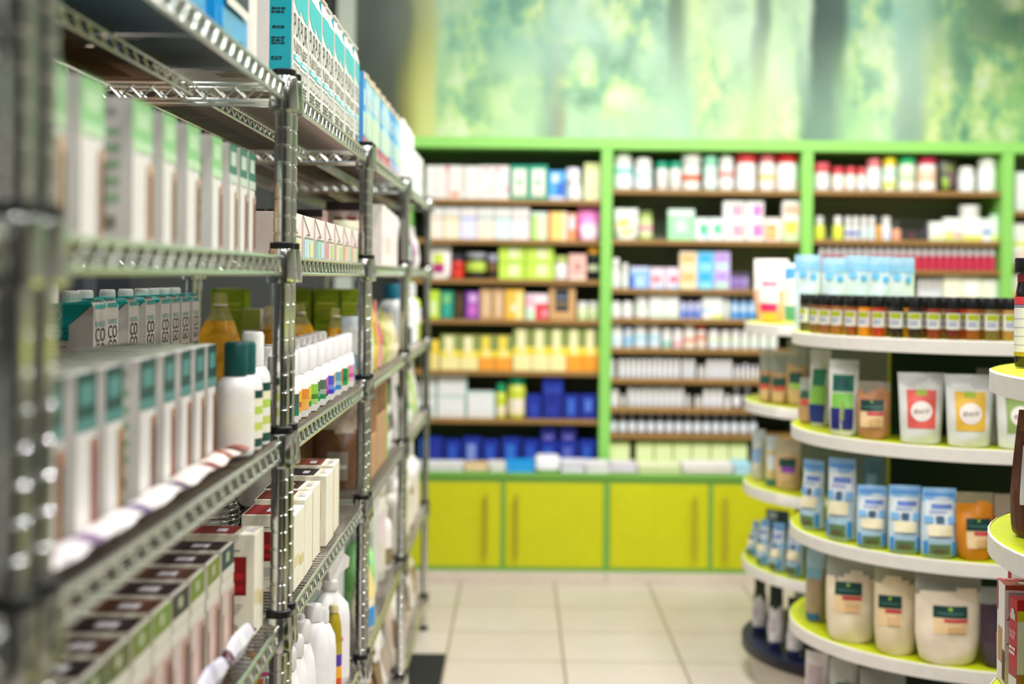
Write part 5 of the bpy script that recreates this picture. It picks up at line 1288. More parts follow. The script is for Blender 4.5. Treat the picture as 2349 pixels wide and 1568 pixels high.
@cached
def trigger_bottle(w, h):
    r = w / 2
    b = MB()
    b.lathe([(r * .92, 0), (r, h * .02), (r, h * .52), (r * .92, h * .60), (r * .5, h * .68), (r * .3, h * .72)], mat('#f1f0f0', .35), 24, sx=1.0, sy=.68)
    c = MB()
    c.lathe([(r * .36, h * .722), (r * .38, h * .735), (r * .36, h * .79), (r * .26, h * .80)], mat('#eceae6', .4), 20)
    hd = MB()
    ys = r * .26
    prof = [(-r * 1.25, h * .905), (-r * 1.2, h * .955), (-r * .5, h * .99), (r * .5, h * 1.0), (r * .9, h * .95), (r * .85, h * .88), (r * .3, h * .83), (r * .25, h * .801), (-r * .25, h * .801), (-r * .3, h * .87)]
    n = len(prof)
    vs = [(x, -ys, z) for x, z in prof] + [(x, ys, z) for x, z in prof]
    fs = [tuple(range(n)), tuple(range(2 * n - 1, n - 1, -1))] + [(i, n + i, n + (i + 1) % n, (i + 1) % n) for i in range(n)]
    hd.faces(vs, fs, mat('#efeeea', .4))
    tr = MB()
    tr.tube([(-r * .42, 0, h * .868), (-r * .62, 0, h * .82), (-r * .60, 0, h * .77), (-r * .72, 0, h * .735)], r * .13, mat('#e6e4de', .4), 8)
    q = MB()
    for (z0, z1, a0, a1, cc) in ((.05, .50, -150, -30, '#f3eef0'), (.40, .46, -140, -108, '#b01f2c'), (.34, .37, -120, -80, '#e06aa0'), (.26, .32, -128, -104, '#ee9a5a'), (.06, .20, -146, -122, '#4a2aa0')):
        k = 16
        vs = [((r * 1.005 + .0004) * math.cos(math.radians(a0 + (a1 - a0) * i / k)), (r * .68 * 1.005 + .0004 + (.0004 if cc != '#f3eef0' else 0)) * math.sin(math.radians(a0 + (a1 - a0) * i / k)), h * (z0, z1)[j]) for j in range(2) for i in range(k + 1)]
        q.faces(vs, [(i, i + 1, k + 2 + i, k + 1 + i) for i in range(k)], mat(cc, .4), True)
    return [P('bottle_body', b), P('collar', c), P('trigger_head', hd, None, [P('trigger', tr)]), P('label', q)]
put('trigger_spray_bottle', 'white trigger spray bottle with red and pink label, fifth wire shelf edge', 'spray bottle', trigger_bottle(.098, .275), (-.392, 3.00, DK_['fifth']), A90 * .55)
put('trigger_spray_bottle', 'plain white spray bottle behind the flip-cap bottles, fifth wire shelf', 'spray bottle', trigger_bottle(.085, .262), (-.478, 2.76, DK_['fifth']), .2)
put('storage_box', 'lavender grey box at the back of the fifth wire shelf', 'box', carton_box(.14, .12, .26, '#8a869c', (('L', .1, .6, .9, .9, '#9a96aa'),)), (-.63, 2.62, DK_['fifth']), A90)
put('storage_box', 'dark box behind the spray bottle, fifth wire shelf', 'box', carton_box(.14, .10, .26, '#2a2a1c', (('L', .1, .6, .9, .9, '#3a3a26'),)), (-.56, 2.95, DK_['fifth']), A90)
# third unit, fifth shelf
put('detergent_box', 'white carton with blue and green top behind the joint post, fifth wire shelf', 'box', carton_box(.17, .10, .275, '#dfe3e0', (('T', .05, .05, .95, .95, '#8fb4e6'), ('L', 0, .90, 1, 1, '#3a8a2c'), ('L', .05, .5, .95, .56, '#2a2c2c'), ('L', .1, .1, .9, .45, '#c4dcd2'))), (-.465, 3.36, DK_['fifth']), A90)
put('spray_can', 'light green rounded bottle past the joint post, fifth wire shelf', 'bottle', bottle(.085, .215, '#9be48a', '#e9efe4', ('#b4ec9c', '#8fd87a'), .16, .5, 22, .3), (-.405, 3.66, DK_['fifth']))
put('pouch_bag', 'white bag with blue and yellow print past the joint post, fifth wire shelf', 'bag', pouch(.15, .03, .20, '#e3dcc0', '#7fb4e0', .8, ((.1, .4, .9, .75, '#e6d28a'), (.1, .05, .5, .3, '#1f9ae0'), (.3, .76, .6, .9, '#3a5ac0'))), (-.372, 3.36 + .12, DK_['fifth'] + .001), A90)
put('detergent_box', 'white box with green square and grey lower half, fifth wire shelf', 'box', carton_box(.14, .12, .30, '#d6dad6', (('L', .05, .78, .6, .9, '#1f8a3c'), ('L', .05, .62, .95, .76, '#eeeef2'), ('L', .0, .0, 1, .6, '#c2cbc6'), ('L', .3, .4, .7, .45, '#8fb0a4'))), (-.44, 3.84, DK_['fifth']), A90)
put('lidded_jar', 'big cream tub with rounded lid, fifth wire shelf, third unit', 'jar', jar(.12, .30, '#e0dccc', '#e6e4cc', ('#d9d4c4', '#e6d6d6'), .18, 1.0), (-.43, 4.03, DK_['fifth']))
put('capped_bottle', 'white bottle by the last post of the third unit, fifth wire shelf', 'bottle', bottle(.07, .19, '#eceae6', '#e9e6e2', ('#8a7a5a', '#ece8e2'), .2, .6), (-.40, 4.18, DK_['fifth']))
# fourth unit
WHT = ['#eeebe6', '#f0eeea', '#e9e9e4', '#eceeea', '#e6ebe8', '#efefec']
for i in range(8):
    put('white_box', 'white box, %s past the last joint post, top wire shelf' % ORD[i], 'box', carton_box(.10, .12, (.205, .20, .20, .195, .15, .15, .15, .15)[i], WHT[i % 6], (('F', .1, .3, .9, .5, ['#e0dcd6', '#d8e6e2', '#9fd8d0', '#e4e0e4', '#cfe6dc', '#e6e2da', '#bfe0d4', '#e4e4e0'][i]), ('F', .1, .7, .6, .8, '#d9d6d0'))), (-.36 - .06, 4.375 + .115 * i + .05, DK_['top']), A90, group='white boxes at the end of the top wire shelf')
for i in range(7):
    put('packet', '%s packet past the last joint post, second wire shelf' % ['dark brown', 'mauve', 'orange and white', 'grey white', 'violet grey', 'white and pink', 'white'][i], 'packet', pouch(.10, .025, .15, ['#4a362c', '#8a7a86', '#e0b894', '#d9dcdc', '#6f6474', '#e9dce4', '#efeeec'][i], '#d9d4d6', .82, ((.2, .3, .8, .6, ['#2c201a', '#a898a4', '#eaa042', '#b4c4c8', '#55485a', '#e0a8c8', '#dfe0e0'][i]),), seed=i + 40), (-.385, 4.40 + .125 * i, DK_['second'] + .001), A90, group='packets at the end of the second wire shelf')
for i in range(6):
    put('capped_bottle', '%s, %s past the last joint post, third wire shelf' % (['white bottle with teal cap', 'white bottle with blue cap', 'grey bottle with dark foot', 'white bottle with teal cap', 'white bottle with white cap', 'lime bottle with white cap'][i], ORD[i]), 'bottle', bottle(.085, .215, ['#dfe4e2', '#e9ecea', '#c9cccc', '#e6ecea', '#eceeec', '#b9cc3a'][i], ['#157a94', '#1c6fa8', '#3a3a3c', '#17869c', '#eeeeee', '#eeeeee'][i], (['#e4e8e6', '#d2d8dc', '#2c2f2c', '#dfe8ea', '#e8ece4', '#a8bc2a'][i], '#e6eaea'), .22, .55), (-.395, 4.41 + .145 * i, DK_['third']), 0, group='bottles at the end of the third wire shelf')
for i in range(7):
    put('packet', '%s packet past the last joint post, fourth wire shelf' % ['white', 'dark green', 'pale grey', 'white and green', 'cream', 'bright green', 'white striped'][i], 'packet', pouch(.105, .028, .20, ['#e9e6e2', '#2a4438', '#cfd0cc', '#dfe8da', '#e6e2cc', '#8fd04a', '#eceae6'][i], '#e2e2de', .8, ((.2, .3, .8, .6, ['#c9c4be', '#486a58', '#a8b0b0', '#5aa84a', '#d9d0a8', '#b4e07a', '#d0cfc8'][i]),), seed=i + 60), (-.388, 4.41 + .128 * i, DK_['fourth'] + .001), A90, group='packets at the end of the fourth wire shelf')
for i in range(6):
    put('capped_bottle', '%s, %s past the last joint post, fifth wire shelf' % (['cream bottle', 'white bottle', 'white bottle', 'amber brown bottle', 'white bottle', 'white bottle'][i], ORD[i]), 'bottle', bottle(.095, [.24, .27, .26, .2, .27, .27][i], ['#e6dfd0', '#efeeea', '#ebe9e4', '#8a5a3a', '#eceae6', '#f0efec'][i], '#e9e6e0', ('#e4dccc', '#d9d4c4'), .2, .5), (-.40, 4.42 + .145 * i, DK_['fifth']), 0, group='bottles at the end of the fifth wire shelf')
for i in range(6):
    put('pouch_bag', '%s bag, %s past the last joint post, bottom wire shelf' % (['cream', 'white', 'pale pink', 'cream', 'white', 'beige'][i], ORD[i]), 'bag', pouch(.14, .04, .25, ['#e2d2c0', '#ecebe6', '#e8d4cc', '#e6d8c2', '#eeece8', '#d8c8b0'][i], '#efece6', .8, ((.2, .25, .8, .6, ['#7a5a3a', '#c8b8a4', '#a88a78', '#6a4a34', '#d8d0c4', '#8a7050'][i]), (.3, .62, .7, .7, '#e6ded4'), (.3, .1, .7, .2, '#c9b8a4')), seed=i + 90), (-.40, 4.42 + .155 * i, DK_['bottom'] + .001), A90, group='bags on the bottom wire shelf, last unit')
for i in range(5):
    put('pouch_bag', '%s bag, %s past the second joint post, bottom wire shelf' % (['grey', 'white', 'cream', 'dark brown', 'white'][i], ORD[i]), 'bag', pouch(.16, .045, .24, ['#9a968e', '#e6e4de', '#e2d4c0', '#4a3626', '#ece8e2'][i], '#d9d6ce', .8, ((.2, .25, .8, .6, ['#c9c4ba', '#b8a890', '#8a6a4a', '#8a7050', '#a8988a'][i]), (.3, .62, .7, .7, '#dcd4ca'), (.3, .1, .7, .2, '#b9a894')), seed=i + 100), (-.405, 3.37 + .185 * i, DK_['bottom'] + .001), A90, group='bags on the bottom wire shelf, third unit')
# ---- floor mat below the last units
b = MB(); b.box(-.82, -.242, 4.02, 4.99, .0005, .010, mat('#1b1c1a', .85, vary=.3, scale=200), .003)
put('floor_mat', 'flat black rubber mat on the beige tiles under the wire shelving', 'mat', b.mesh('mat'), (0, 0, 0))
b = MB(); b.tube([(-.36, 3.98, .006), (-.45, 3.90, .006), (-.55, 3.92, .006)], .004, mat('#e0a020', .4), 8)
# ---- brown shipping cartons stored behind the front goods
def ship(w, d, h):
    return carton_box(w, d, h, '#9a7450', (('L', .0, .48, 1, .53, '#c9ae84'), ('T', 0, .46, 1, .54, '#c9ae84'), ('F', .2, .3, .8, .6, '#86643f')), (), .002, .7)
SHIP = [('top', [(1.06, .32), (1.40, .32), (1.74, .28), (2.17, .34), (2.53, .30), (2.85, .28), (3.27, .34), (3.63, .32), (3.97, .26), (4.37, .32), (4.71, .3), (5.03, .28)], .13), ('second', [(1.07, .30), (1.39, .30), (1.71, .31), (4.38, .42), (4.83, .46)], .125), ('third', [(1.07, .44), (1.53, .42), (4.39, .44), (4.86, .42)], .10)]
for nm, lst, h in SHIP:
    for i, (y, L) in enumerate(lst):
        xr, xf = (-.718, -.56) if nm in ('second', 'third', 'fourth', 'fifth') else (-.718, -.55)
        if nm == 'bottom':
            xf = -.38
        put('shipping_carton', 'brown taped carton stored at the back, %s from the near end, %s wire shelf' % (ORD[i], nm), 'box', ship(L, xf - xr, h), ((xr + xf) / 2, y + L / 2, DK_[nm]), A90, group='brown cartons on the %s wire shelf' % nm)
# ---- things on the far side, glimpsed through the shelving
def low_shelf():
    b = MB(); b.box(-.16, .16, -1.6, 1.6, 1.04, 1.065, mat('#3a3c3c', .5))
    sd = []
    for y in (-1.6, 1.575):
        q = MB(); q.box(-.16, .16, y, y + .025, .0005, 1.0395, mat('#343636', .5)); sd.append(P('side_panel', q))
    bk = MB(); bk.box(-.16, -.145, -1.575, 1.575, .0005, 1.0395, mat('#2c2e2e', .5))
    m = MB(); m.box(-.145, .15, -1.5745, 1.5745, .52, .54, mat('#3a3c3c', .5))
    return [P('shelf_top', b), P('back_panel', bk), P('shelf', m)] + sd
put('dark_shelf', 'low dark shelf unit seen through the gaps of the wire shelving', 'shelf', low_shelf(), (-1.50, 4.4, 0))
FS = [(3.25, .10, .30, '#e9eef6', 'white'), (3.42, .12, .26, '#7fb4e6', 'light blue'), (3.62, .10, .24, '#5a4a2a', 'brown'), (4.10, .08, .30, '#cfc8bc', 'cream'), (4.28, .07, .30, '#0e0e10', 'black'), (4.45, .07, .30, '#d6d2c8', 'pale'), (4.75, .14, .27, '#3a3c46', 'slate'), (5.2, .2, .28, '#30323a', 'dark grey')]
for i, (y, w, h, c, ds) in enumerate(FS):
    put('display_box', ds + ' box on the low dark shelf beyond the wire shelving', 'box', carton_box(.14, w, h, c, (('L', .1, .1, .9, .4, c),)), (-1.50, y, 1.0662), A90)
# ------------------------------------------------------------------ round-fronted gondolas
LV = [1.188, .926, .650, .390, .127]
LVN = ['top tier', 'second tier', 'third tier', 'fourth tier', 'lowest tier']
RG = .53
def outline(c1, c2, R, n=120):
    mx, my = (c1[0] + c2[0]) / 2, (c1[1] + c2[1]) / 2
    pts = []
    for k in range(n):
        a = 2 * math.pi * k / n
        dx, dy = math.cos(a), math.sin(a)
        best = 0
        for cx, cy in (c1, c2):
            ox, oy = mx - cx, my - cy
            bq = ox * dx + oy * dy
            cq = ox * ox + oy * oy - R * R
            best = max(best, -bq + math.sqrt(bq * bq - cq))
        pts.append((dx * best, dy * best))
    return pts, (mx, my)
EDGE = mat('#e4dfd8', .4)
LIMETOP = mat('#ccd81c', .35)
DGREEN = mat('#0d3018', .45)
def gondola(c1, c2, core, lab):
    pts, (mx, my) = outline(c1, c2, RG)
    parts = []
    for i, z in enumerate(LV):
        s = MB()
        t = .033
        s.prism(pts, z - t, z, EDGE, LIMETOP if i < 4 else mat('#1a2140', .4), mat('#c9c9c0', .5))
        e = MB()
        n = len(pts)
        m1, m2 = 1.004, 1.0
        vs = [(x * m1, y * m1, z - t) for x, y in pts] + [(x * m1, y * m1, z - .0008) for x, y in pts] + [(x * .999, y * .999, z + .0012) for x, y in pts] + [(x * .999, y * .999, z - t - .001) for x, y in pts]
        fs = []
        for a in range(n):
            j = (a + 1) % n
            fs += [(a, j, n + j, n + a), (n + a, n + j, 2 * n + j, 2 * n + a), (3 * n + a, 3 * n + j, j, a)]
        e.faces(vs, fs, EDGE if i < 4 else mat('#15161c', .4), True)
        parts.append(P('tier_shelf', s, None, [P('shelf_edge', e, 'white rounded edge' if i < 4 else 'black rounded edge')]))
    pl = MB(); pl.prism([(x * .955, y * .955) for x, y in pts], .0005, LV[4] - .0335, mat('#c4bcae', .4), EDGE)
    parts.append(P('plinth', pl, 'beige plinth'))
    x0, x1, y0, y1 = [core[0] - mx, core[1] - mx, core[2] - my, core[3] - my]
    for k in range(4):
        b = MB(); b.box(x0, x1, y0, y1, LV[k + 1] + .0005, LV[k] - .0335, DGREEN)
        st = MB(); st.box(x0 - .003, x0 + .004, y0 - .003, y0 + .004, LV[k + 1] + .001, LV[k] - .034, mat('#b9c21a', .4))
        parts.append(P('core_panel', b, 'dark green core', [P('corner_strip', st, 'lime corner strip')]))
    return put('tiered_gondola', lab, 'display stand', parts, (mx, my, 0), group='tiered display stands')
NEAR, FAR = (1.30, 3.94), (1.30, 4.78)
gondola(NEAR, FAR, (.98, 1.66, 3.75, 5.0), 'tiered display stand with lime shelves holding spice jars and food pouches')
NB = (1.28, 2.17)
gondola(NB, (1.28, 1.33), (.99, 1.62, 1.20, 2.32), 'tiered display stand cut by the photo edge, holding brown bag and red boxes')
def on_lobe(px, c, Ri, py):
    best = None
    for k in range(1500):
        a = math.pi * .55 + math.pi * 1.2 * k / 1500
        x, y = c[0] + Ri * math.cos(a), c[1] + Ri * math.sin(a)
        # nearest-facing branch only
        if (math.cos(a) * x + math.sin(a) * y) > 0.02:
            continue
        X, _ = wx(px, py, y)
        e = abs(X - x)
        if best is None or e < best[0]:
            best = (e, x, y, a)
    return best[1:]
def spot(lobe, lev, x0, x1, top, inset):
    c = {'near': NEAR, 'far': FAR, 'b': NB}[lobe]
    x, y, a = on_lobe((x0 + x1) / 2, c, RG - inset, 643 + 120 * lev)
    w = (x1 - x0) * y / F
    h = wx((x0 + x1) / 2, top, y)[1] - LV[lev - 1]
    if lev > 1:
        h = min(h, LV[lev - 2] - .033 - LV[lev - 1] - .006)
    out = a + math.pi / 2
    if out > math.pi:
        out -= 2 * math.pi
    return x, y, out, round(w, 4), round(h, 4)
LEAF = '#8fc83a'
def shop_label(u0, v0, u1, v1, red='#c42a3c', body='#e8c99a'):
    m = v0 + (v1 - v0) * .58
    r0 = v0 + (v1 - v0) * .44
    return ((u0, v0, u1, m, body), (u0, m, u1, v1, '#0d3a34'), (u0 + (u1 - u0) * .3, r0, u1, m - .01, red), ((u0 + u1) / 2 - .03, v1 - .05, (u0 + u1) / 2 + .03, v1 - .015, LEAF), (u0 + .06, m + (v1 - m) * .3, u1 - .06, m + (v1 - m) * .45, '#3a6a60'), (u0 + .4 * (u1 - u0), v0 + .02, u1 - .04, r0 - .05, '#d9b07c'))
# ---- spice jars
def spice(cont):
    w, h = .034, .104
    r = w / 2
    b = MB(); b.lathe([(r * .95, 0), (r, .003), (r, h * .66), (r * .96, h * .72)], mat(cont, .12, vary=.3, scale=90, coat=.6), 20)
    c = MB(); c.lathe([(r * .99, h * .722), (r * 1.02, h * .74), (r * 1.02, h * .985), (r * .96, h)], mat('#141418', .35), 20)
    q = MB()
    k = 14
    for (z0, z1, a0, a1, cc, o) in ((.24, .62, -160, -20, '#e6e4e2', .0004), (.46, .60, -135, -45, '#a9b41c', .0007), (.30, .43, -130, -62, '#a9aec4', .0007)):
        vs = [((r + o) * math.cos(math.radians(a0 + (a1 - a0) * i / k)), (r + o) * math.sin(math.radians(a0 + (a1 - a0) * i / k)), h * (z0, z1)[j]) for j in range(2) for i in range(k + 1)]
        q.faces(vs, [(i, i + 1, k + 2 + i, k + 1 + i) for i in range(k)], mat(cc, .4), True)
    return [P('jar_body', b), P('lid', c, 'black lid'), P('label', q, 'white and lime label')]
SPX = [1848, 1872, 1896, 1922, 1953, 1984, 2016, 2057, 2099, 2142, 2186, 2231, 2274, 2316]
SPC = ['#5a4a3a', '#8a5a34', '#9a5a3a', '#a86a34', '#96502a', '#e08a18', '#b83a1e', '#2e2622', '#3a2a26', '#8a3a26', '#6e2a22', '#9a5424', '#7f6a3a', '#b58a4a']
for i, (px, c) in enumerate(zip(SPX, SPC)):
    x, y, out, w, h = spot('near', 1, px - 15, px + 15, 678, .035)
    put('spice_jar', 'spice jar with black lid and %s filling, %s along the top tier edge' % (['grey brown', 'brown', 'reddish brown', 'tan brown', 'rust brown', 'bright orange', 'red', 'near black', 'dark brown', 'brick brown', 'dark maroon', 'cinnamon', 'olive brown', 'sandy'][i], ORD[i]), 'jar', spice(c), (x, y, LV[0] + .0016), out * .6, group='spice jars along the top tier')
for i, px in enumerate((1862, 1909, 1938, 1969, 2001, 2037, 2078, 2120, 2163, 2207, 2251, 2294)):
    x, y, out, w, h = spot('near', 1, px - 15, px + 15, 678, .082)
    put('spice_jar', 'spice jar with black lid in the second row, %s from the left end, top tier' % ORD[i], 'jar', spice(SPC[(i * 5 + 3) % 14]), (x, y, LV[0] + .0016), out * .6, group='second row of spice jars on the top tier')
# ---- pale blue bags behind the jars
for i, (pxc, y, tp) in enumerate(((1852, 4.15, 586), (1913, 4.06, 592), (1967, 3.96, 588), (2018, 3.89, 590), (2068, 3.82, 592))):
    x, out = wx(pxc, 690, y)[0], -.5 + .1 * i
    w, h = round(58 * y / F, 4), round(wx(pxc, tp, y)[1] - LV[0], 4)
    put('pouch_bag', 'pale blue printed bag behind the spice jars, %s on the top tier' % ORD[i], 'bag', pouch(w, .02, h, '#cfe0e6', '#a9d2f2', .78, ((.0, .8, 1, .9, '#8ac4f0'), (.2, .1, .5, .5, '#b4dce0'), (.6, .15, .85, .5, '#c4e4de')), False, .85, 1.0, (), ((.3, .74, .16, '#6fbcee'), (.72, .7, .13, '#58aeea')), .2, i, .9), (x, y, LV[0] + .002), out * .25, group='pale blue bags on the top tier')
x, y, out, w, h = spot('far', 1, 1727, 1808, 595, .075)
put('pouch_bag', 'white bag with pink label and red foot on the far end of the top tier', 'bag', pouch(w, .03, h, '#d8a98c', '#efe6e2', .5, ((.22, .28, .78, .66, '#f0d2d0'), (.28, .56, .72, .66, '#e6788c'), (.25, .18, .75, .30, '#d0205a'), (.25, .02, .75, .16, '#d9b048')), False, .85, 1.0, (), (), .3, 3, .68), (x, y, LV[0] + .002), out * .3)
x, y, out, w, h = spot('far', 1, 1796, 1846, 605, .10)
put('pouch_bag', 'pale bag with blue corner and green foot, far end of the top tier', 'bag', pouch(w, .025, h, '#ece8cc', '#cfe2f4', .7, ((.1, .74, .6, .92, '#4a90dc'), (.1, .05, .9, .3, '#5a9a7a'), (.6, .02, .95, .14, '#3a9ad8')), False, .85, 1.0, (), (), .3, 4), (x, y, LV[0] + .002), out * .3)
# ---- second tier
def bagput(lobe, lev, a, c, tp, ins, label, fn, k=.5, cat='bag', name='pouch_bag', group=None):
    x, y, out, w, h = spot(lobe, lev, a, c, tp, ins)
    put(name, label, cat, fn(w, h), (x, y, LV[lev - 1] + .002), out * k, group=group)
bagput('near', 2, 1832, 1864, 868, .045, 'clear brown bag with red and green label, left end of second tier', lambda w, h: pouch(w * 1.5, .025, h, '#b08a5e', '#a9b0a4', .62, ((.2, .55, .9, .72, '#2a5a48'), (.3, .42, .9, .52, '#d2483c'), (.2, .05, .9, .4, '#c49a72')), False, .85, 1, (), (), .25, 5))
bagput('near', 2, 1858, 1906, 802, .075, 'silver bag with lime and blue print, second from the end, second tier', lambda w, h: pouch(w * 1.2, .028, h, '#d9dad4', '#c3c8bc', .80, ((.25, .52, .85, .74, '#1f7a58'), (.2, .28, .9, .52, '#8fc85a'), (.2, .04, .9, .28, '#24348a')), False, .9, 1, (), (), .25, 6))
bagput('near', 2, 1902, 1970, 826, .04, 'silver bag with dark green, lime and navy print, second tier', lambda w, h: pouch(w, .03, h, '#e2e2de', '#c9cac4', .86, ((.14, .58, .86, .80, '#0f6a50'), (.2, .62, .7, .76, '#0c4a44'), (.14, .36, .86, .56, '#7fc050'), (.10, .08, .46, .36, '#1c2470'), (.54, .08, .88, .36, '#26307e'), (.5, .2, .6, .44, '#8a9a3a')), False, .9, 1, (), (), .25, 7), .4)
bagput('near', 2, 1968, 2042, 876, .055, 'brown pouch with dark green and red label, second tier', lambda w, h: pouch(w, .028, h, '#b8805a', '#b9ae9c', .84, shop_label(.12, .2, .82, .68), True, .85, 1, (), (), .3, 8, .80), .4)
def circ_pouch(col, w, h, s):
    return pouch(w, .03, h, '#d9dad8', '#c3c4c2', .84, ((.17, .22, .83, .76, col), (.38, .68, .62, .76, '#a0b41c'), (.30, .46, .70, .475, '#b9a8a4'), (.36, .42, .64, .435, '#b9a8a4')), False, .9, 1.0, (), ((.5, .46, .25, '#efe6e0'),), .28, s)
def circ2(col, w, h, s):
    return pouch(round(w / 1.16, 4), .03, h, '#dddedc', '#c6c7c5', .84, ((.17, .22, .83, .76, col), (.38, .68, .62, .76, '#a0b41c')), False, .9, 1.16, (('~2', .32, .43, .70, .49, '#b8a6a2'),), ((.5, .46, .25, '#efe6e0'),), .28, s, .95)
bagput('near', 2, 2060, 2166, 856, .05, 'white pouch with red label and pale circle, second tier', lambda w, h: circ2('#dc5a50', w, h, 9), .3)
bagput('near', 2, 2168, 2280, 860, .05, 'white pouch with yellow label and pale circle, second tier', lambda w, h: circ2('#e2b43c', w, h, 10), .3)
bagput('near', 2, 2283, 2392, 868, .05, 'white pouch with sage green label and pale circle, second tier', lambda w, h: circ2('#8fa860', w, h, 11), .3)
bagput('near', 2, 2240, 2330, 846, .16, 'grey foil pouch behind the labelled pouches, second tier', lambda w, h: pouch(w, .02, h, '#b4b6b2', '#8f948c', .85, (), False, .85, 1, (), (), .3, 12), .3)
for i, (a, c, tp, co) in enumerate(((1742, 1776, 800, '#a8805a'), (1768, 1812, 806, '#b08a62'), (1806, 1850, 778, '#c09a6c'))):
    bagput('far', 2, a, c, tp, .05 + .02 * i, 'clear topped brown bag, %s at the far end of second tier' % ORD[i], lambda w, h, co=co, i=i: pouch(w * 1.15, .025, h, co, '#b9c0ae', .6, ((.2, .34, .85, .5, '#1f4a3c'), (.3, .26, .85, .33, ['#d2483c', '#d0523c', '#8fc85a'][i]), (.2, .05, .85, .25, '#d2ae80')), True, .85, .95, (), (), .2, i + 13, .76), .5, group='brown bags at the far end of second tier')
# ---- third tier
def blue_bag(w, h, s):
    return pouch(w, .03, h, '#c9dcea', '#8fc0ee', .84, ((.06, .88, .94, .93, '#5a9ae4'), (.10, .56, .90, .82, '#dfe6ea'), (.26, .70, .86, .77, '#6a86d0'), (.2, .64, .7, .68, '#a8b4d8'), (.40, .50, .62, .60, '#3a5a78'), (.06, .50, .30, .60, '#7fb8ea'), (.74, .50, .94, .60, '#7fb8ea'), (.16, .32, .84, .48, '#ece2c0'), (.14, .08, .86, .28, '#a8c8dc'), (.2, .05, .8, .20, '#5f7f58'), (.04, .04, .16, .24, '#3f94e4'), (.84, .04, .96, .24, '#3f94e4'), (.3, .08, .7, .13, '#6a5a3a')), False, .85, .94, (), (), .25, s, .95)
for i, (a, c, tp) in enumerate(((1838, 1898, 1056), (1898, 1968, 1052), (1968, 2038, 1114), (2040, 2114, 1114), (2116, 2196, 1120))):
    bagput('near', 3, a, c, tp, .045, 'sky blue and white bag with cream label, %s on third tier' % ORD[i], lambda w, h, i=i: blue_bag(w, h, 20 + i), .55 if i < 2 else .3, group='sky blue bags on third tier')
bagput('near', 3, 2196, 2278, 1130, .055, 'orange pouch with dark green and red label, third tier', lambda w, h: pouch(w, .03, h, '#d0811f', '#b9b08a', .84, shop_label(.24, .18, .92, .62), True, .85, 1.0, (), (), .22, 26, .74), .3)
bagput('near', 3, 2282, 2362, 1134, .075, 'pinkish brown pouch with dark green label, third tier', lambda w, h: pouch(w, .03, h, '#b06a40', '#c9b4a0', .66, shop_label(.2, .2, .8, .6), True, .85, 1, (), (), .25, 27, .74), .3)
bagput('near', 3, 1978, 2028, 1050, .125, 'crinkled clear blue bag behind the sky blue bags, third tier', lambda w, h: pouch(w, .02, h, '#5a8a9a', '#6f9aa8', .6, ((.2, .5, .7, .8, '#9fc4d4'),), False, .85, .9, (), (), .15, 28), .3)
for i, (a, c, tp, co, lc) in enumerate(((1724, 1758, 985, '#ddd8c8', '#8fb4e0'), (1756, 1790, 1000, '#d8c48a', '#dfe6ec'), (1778, 1838, 1008, '#d9b48a', '#8a3fb0'))):
    bagput('far', 3, a, c, tp, .05 + .02 * i, '%s bag at the far end of third tier' % ['white topped', 'straw yellow', 'beige purple-labelled'][i], lambda w, h, co=co, lc=lc, i=i: pouch(w, .025, h, co, '#cfdce0' if i < 2 else '#c4b89c', .7, ((.2, .45, .85, .62, '#1f4a44' if i == 2 else lc), (.3, .34, .85, .45, lc), (.1, .02, .9, .14, '#2f7a7a' if i == 1 else co)), False, .85, 1, (), (), .3, i + 30), .4, group='bags at the far end of third tier')
# ---- fourth tier
bagput('near', 4, 1848, 1898, 1262, .06, 'slim brown bag with pale blue top, left end of fourth tier', lambda w, h: pouch(w, .028, h, '#b09a7c', '#a4c4d2', .72, ((.1, .6, .9, .75, '#7fb0c4'), (.1, .02, .9, .12, '#2a6a9a')), False, .9, 1, (), (), .25, 40), .5)
bagput('near', 4, 1898, 2010, 1276, .055, 'large flour pouch with dark green and red label, first on fourth tier', lambda w, h: pouch(w, .036, h, '#e6d6ba', '#c9c9bc', .78, shop_label(.2, .34, .74, .70), True, .9, 1.0, (), (), .25, 41, .82), .35)
bagput('near', 4, 2010, 2106, 1292, .055, 'narrow flour pouch with dark green and red label, second on fourth tier', lambda w, h: pouch(w, .036, h, '#e2d0ac', '#c9c6a8', .84, shop_label(.1, .32, .64, .66), True, .9, 1.0, (), (), .25, 42, .82), .35)
bagput('near', 4, 2104, 2250, 1302, .05, 'widest flour pouch with dark green and red label, third on fourth tier', lambda w, h: pouch(w, .038, h, '#e9d9c2', '#b9b9ac', .80, shop_label(.26, .34, .78, .64), True, .9, 1.0, (), (), .25, 43, .78), .3)
bagput('near', 4, 2252, 2336, 1348, .06, 'clear pouch of dark fruit with tan label, fourth tier', lambda w, h: pouch(w, .032, h, '#463640', '#c4c6c0', .80, ((.38, .18, .8, .46, '#dba65a'), (.38, .46, .8, .62, '#0d3a34')), True, .9, 1, (), (), .2, 44, .75), .3)
for i, (a, c, tp) in enumerate(((1714, 1744, 1196), (1742, 1772, 1192), (1770, 1806, 1200), (1806, 1848, 1196))):
    bagput('far', 4, a, c, tp, .045, 'sky blue and white bag, %s at the far end of fourth tier' % ORD[i], lambda w, h, i=i: blue_bag(w, h, 50 + i), .7, group='sky blue bags at the far end of fourth tier')
bagput('far', 4, 1752, 1812, 1170, .115, 'dark teal foil bag behind the sky blue bags, fourth tier', lambda w, h: pouch(w, .02, h, '#24444a', '#3a5a60', .7, ((.1, .8, .5, .95, '#c9dcea'),), False, .85, 1, (), (), .2, 55), .4)
